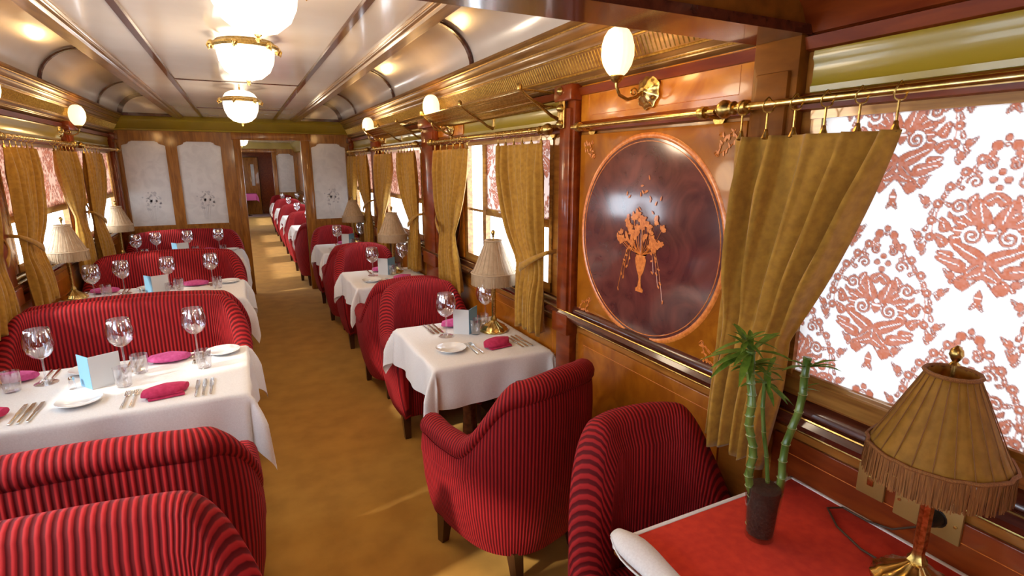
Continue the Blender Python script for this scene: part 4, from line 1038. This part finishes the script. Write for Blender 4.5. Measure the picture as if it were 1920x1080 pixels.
# ================================================================== sconces
def sconce_fn(label, cat, loc, rz, group):
    t = thing('wall_sconce', label, cat, loc, rz, group)      # faces -x, origin at the wall
    MB().lathe([(0, -.040), (.010, -.040), (.014, -.034), (.020, -.030), (.030, -.028), (.040, -.020), (.046, -.012), (.052, -.010), (.054, -.004), (.054, 0)], (0, 0, 0), 48, fn=lambda r, z, a: 1.2*r*(1+(.06*math.cos(9*a) if r > .018 else 0)), axis='x').build('back_plate', 'brass', t)
    pts = [(-.03, 0, 0), (-.06, .004, -.022), (-.095, .01, -.032), (-.13, .012, -.018), (-.145, .012, .01), (-.145, .012, .03)]
    MB().tube(pts, [.007, .006, .006, .006, .006, .007], 10).build('arm', 'brass_dark', t)
    sc = MB(); sc.tube([(-.07+.018*math.cos(u*.5)*(1-u/18), .006, -.006+.018*math.sin(u*.5)*(1-u/18)) for u in range(16)], .003, 6); sc.build('scroll', 'brass', t)
    MB().lathe([(0, .022), (.012, .024), (.022, .034), (.026, .046), (.024, .050), (0, .050)], (-.145, .012, 0), 20).build('cup', 'brass_dark', t)
    sh = MB(); sh.lathe([(.022, .046), (.036, .060), (.050, .085), (.057, .115), (.056, .150), (.048, .180), (.036, .200), (.020, .210), (.004, .213)], (-.145, .012, 0), 64, fn=lambda r, z, a: r*(1+.035*abs(math.sin(9*a))))
    sh.build('glass_shade', 'globe', t)
    return t
sconce = Maker(sconce_fn)
def sconce_light(x, y, z, e):
    L = bpy.data.lights.new('sconce_bulb', 'POINT'); L.energy = e; L.color = (1, .58, .22); L.shadow_soft_size = .06
    o = bpy.data.objects.new('sconce_bulb', L); COL.objects.link(o); o.location = (x, y, z)
SCN = [(1, 1.70, 'nearest lit sconce, on the orange panel right of the luggage rack'), (1, 3.86, 'lit sconce on right wall by the narrow oval panel'), (1, 6.0, 'lit sconce on right wall before the partition'),
       (-1, 5.80, 'lit sconce on the left wall above the tied curtains'), (-1, 3.95, 'lit sconce on left wall near the camera side'), (1, 10.3, 'far lit sconce seen through the doorway')]
for s, y, lab in SCN:
    X = XR-.012 if s > 0 else XL+.0
    sconce(lab, 'sconce', (X, y, 1.965), 0 if s > 0 else PI, 'tulip glass wall sconces')
    sconce_light(X-.24*s, y, 2.10, 4.5*LAMP)

# ================================================================== ceiling lamps
def ceil_builder(drop):
  def fn(label, cat, loc, rz, group):
    t = thing('ceiling_lamp', label, cat, loc, rz, group)     # origin at ring height
    D = .150 if drop == 0 else .165; g = .8
    MB().lathe([(r*g, z*D/.15) for r, z in [(.0, -.150), (.02, -.149), (.075, -.138), (.118, -.110), (.142, -.070), (.150, -.030), (.148, .0), (.12, .004)]], n=48, fn=lambda r, z, a: r*(1+.012*math.cos(16*a))).build('glass_bowl', 'bowl', t)
    MB().lathe([(r*g, z) for r, z in [(.150, -.012), (.170, -.016), (.180, -.008), (.176, .002), (.160, .008), (.150, .018), (.140, .018), (.140, .0), (.150, -.012)]], n=48).build('brass_ring', 'brass_dark', t)
    H = .034 if drop == 0 else .07
    MB().lathe([(r*g, z*H) for r, z in [(.150, .0), (.145, .3), (.125, .65), (.09, .88), (.05, .98), (.0, 1.)]], n=32).build('reflection_dome', 'bowl', t)  # lit dome standing in for the bowl's reflection in the glossy ceiling
    if drop: MB().tube([(0, 0, H-.005), (0, 0, drop)], .006, 8).build('stem', 'brass_dark', t)
    for k in range(6):
        a = PI*k/3+.2; c, s = math.cos(a)*g, math.sin(a)*g
        m = MB(); m.lathe([(0, -.022), (.009, -.018), (.014, -.008), (.015, .002), (.010, .012), (0, .018)], (.176*c, .176*s, -.006), 10); m.tube([(.168*c, .168*s, -.015), (.190*c, .190*s, -.03), (.197*c, .197*s, -.012), (.188*c, .188*s, 0)], .0035, 6); m.build('ornament', 'brass', t)
    MB().lathe([(0, -.022), (.005, -.020), (.009, -.013), (.005, -.006), (.012, .0), (.006, .005), (0, .005)], (0, 0, -D), 12).build('finial', 'brass_dark', t)
    return t
  return fn
clamp = Maker(ceil_builder(0)); hanging = Maker(ceil_builder(.095))
CL = [(CX+.03, 1.90, 2.225, 'nearest round ceiling lamp, cut by top of photo'), (CX+.02, 2.92, 2.225, 'second round ceiling lamp from the camera'), (CX, 4.75, 2.168, 'third round ceiling lamp, hanging in front of partition'), (CX, 6.9, 2.3, None), (.10, 9.4, 2.205, 'small ceiling lamp seen through the doorway'), (.10, 12.5, 2.205, 'farthest ceiling lamp beyond the doorway')]
for x, y, z, lab in CL:
    if lab: (hanging if 4 < y < 5 else clamp)(lab, 'ceiling lamp', (x, y, z), 0, 'opal bowl ceiling lamps')
    if lab:
        L = bpy.data.lights.new('ceiling_bulb', 'POINT'); L.energy = 13*LAMP; L.color = (1, .80, .55); L.shadow_soft_size = .13
        o = bpy.data.objects.new('ceiling_bulb', L); COL.objects.link(o); o.location = (x, y, z-.32)
for y in (-.6,):  # unseen lamp and bulb, added to brighten the nearest seats
    clamp('unseen ceiling lamp added behind the camera to light the near seats', 'ceiling lamp', (CX, y, 2.185), 0, 'opal bowl ceiling lamps')
    L = bpy.data.lights.new('ceiling_bulb', 'POINT'); L.energy = 9*LAMP; L.color = (1, .78, .52); L.shadow_soft_size = .13
    o = bpy.data.objects.new('ceiling_bulb', L); COL.objects.link(o); o.location = (CX, y, 1.88)

# ================================================================== luggage rack
def rack(y0, y1, label, side=1):
    X = XR if side > 0 else XL; s = side
    t = thing('luggage_rack', label, 'luggage rack', (X, (y0+y1)/2, 2.0)); h = (y1-y0)/2
    for k in range(3):
        d, z = ((.05, -.03), (.14, -.01), (.215, .035))[k]
        MB().tube([(-d*s, -h, z), (-d*s, h, z)], .007 if k == 2 else .004, 8).build('rack_rail', 'brass', t)
    m = MB(); n = int(2*h/.013)
    for k in range(n+1):
        y = -h+2*h*k/n; m.tube([(-.02*s, y, -.035), (-.09*s, y, -.028), (-.15*s, y, -.006), (-.215*s, y, .035)], .0019, 4, cap=False)
    for d, z in ((.03, -.034), (.07, -.030), (.10, -.024), (.125, -.016), (.165, .002), (.19, .018)): m.tube([(-d*s, -h, z), (-d*s, h, z)], .0014, 4)
    m.build('rack_mesh', 'brass_dark', t)
    for y in (-h, 0, h):
        b = MB(); b.tube([(-.012*s, y, -.09), (-.05*s, y, -.075), (-.12*s, y, -.03), (-.19*s, y, .012), (-.225*s, y, .045)], [.010, .008, .007, .006, .008], 8); b.tube([(-.015*s, y, .03), (-.215*s, y, .037)], .005, 8)
        b.rbox(-.012*s if s > 0 else 0, 0 if s > 0 else .012, y-.02, y+.02, -.12, .05, .004, 2); b.lathe([(0, -.02), (.012, -.014), (.014, 0), (.010, .012), (0, .016)], (-.225*s, y, .05), 10); b.build('rack_bracket', 'brass_dark', t)
    return t
rack(2.36, 3.90, 'brass mesh luggage rack over the second right window')
rack(4.60, 5.90, 'brass luggage rack over third right window')
# ornate brass bracket on pillar beside the rack
t = thing('brass_bracket', 'tall ornate brass bracket on pillar at right end of luggage rack', 'bracket', (XR-.055, 2.25, 1.86))
m = MB(); m.rbox(-.010, .0, -.025, .025, 0, .19, .004, 2); m.build('bracket_plate', 'brass_dark', t)
for z in (.02, .09, .165): MB().lathe([(0, -.035), (.012, -.030), (.019, -.018), (.016, -.010), (.020, -.008)], (0, 0, z), 14, axis='x').build('rosette', 'brass_dark', t)

# ================================================================== far lobby
t = thing('side_table', 'far table draped in pink cloth at end of the carriage', 'table', (.08, 20.6, 0))
MB().rbox(-.35, .35, -.3, .3, .70, .73, .01, 2).build('tabletop', 'dark', t); MB().lathe([(0, 0), (.2, 0), (.05, .05), (.05, .7), (0, .7)], n=16).build('pedestal', 'dark', t)
c = cloth_mesh(-.36, .36, -.31, .31, .735, .22, 3); o = c.build('tablecloth', 'pinkcloth', ang=180, loc=(.08, 20.6, 0)); tag(o, 'pink tablecloth on the farthest table', 'tablecloth')
t = thing('wall_ornament', 'pale flower ornament on far wall beyond the pink table', 'ornament', (.0, 21.19, 1.43)); m = MB()
for k in range(9):
    a = 2*PI*k/9; m.lathe([(0, -.03), (.05, -.02), (.06, 0)], (.11*math.cos(a), 0, .11*math.sin(a)), 10, axis='y')
m.build('petals', 'pinkcloth', t)
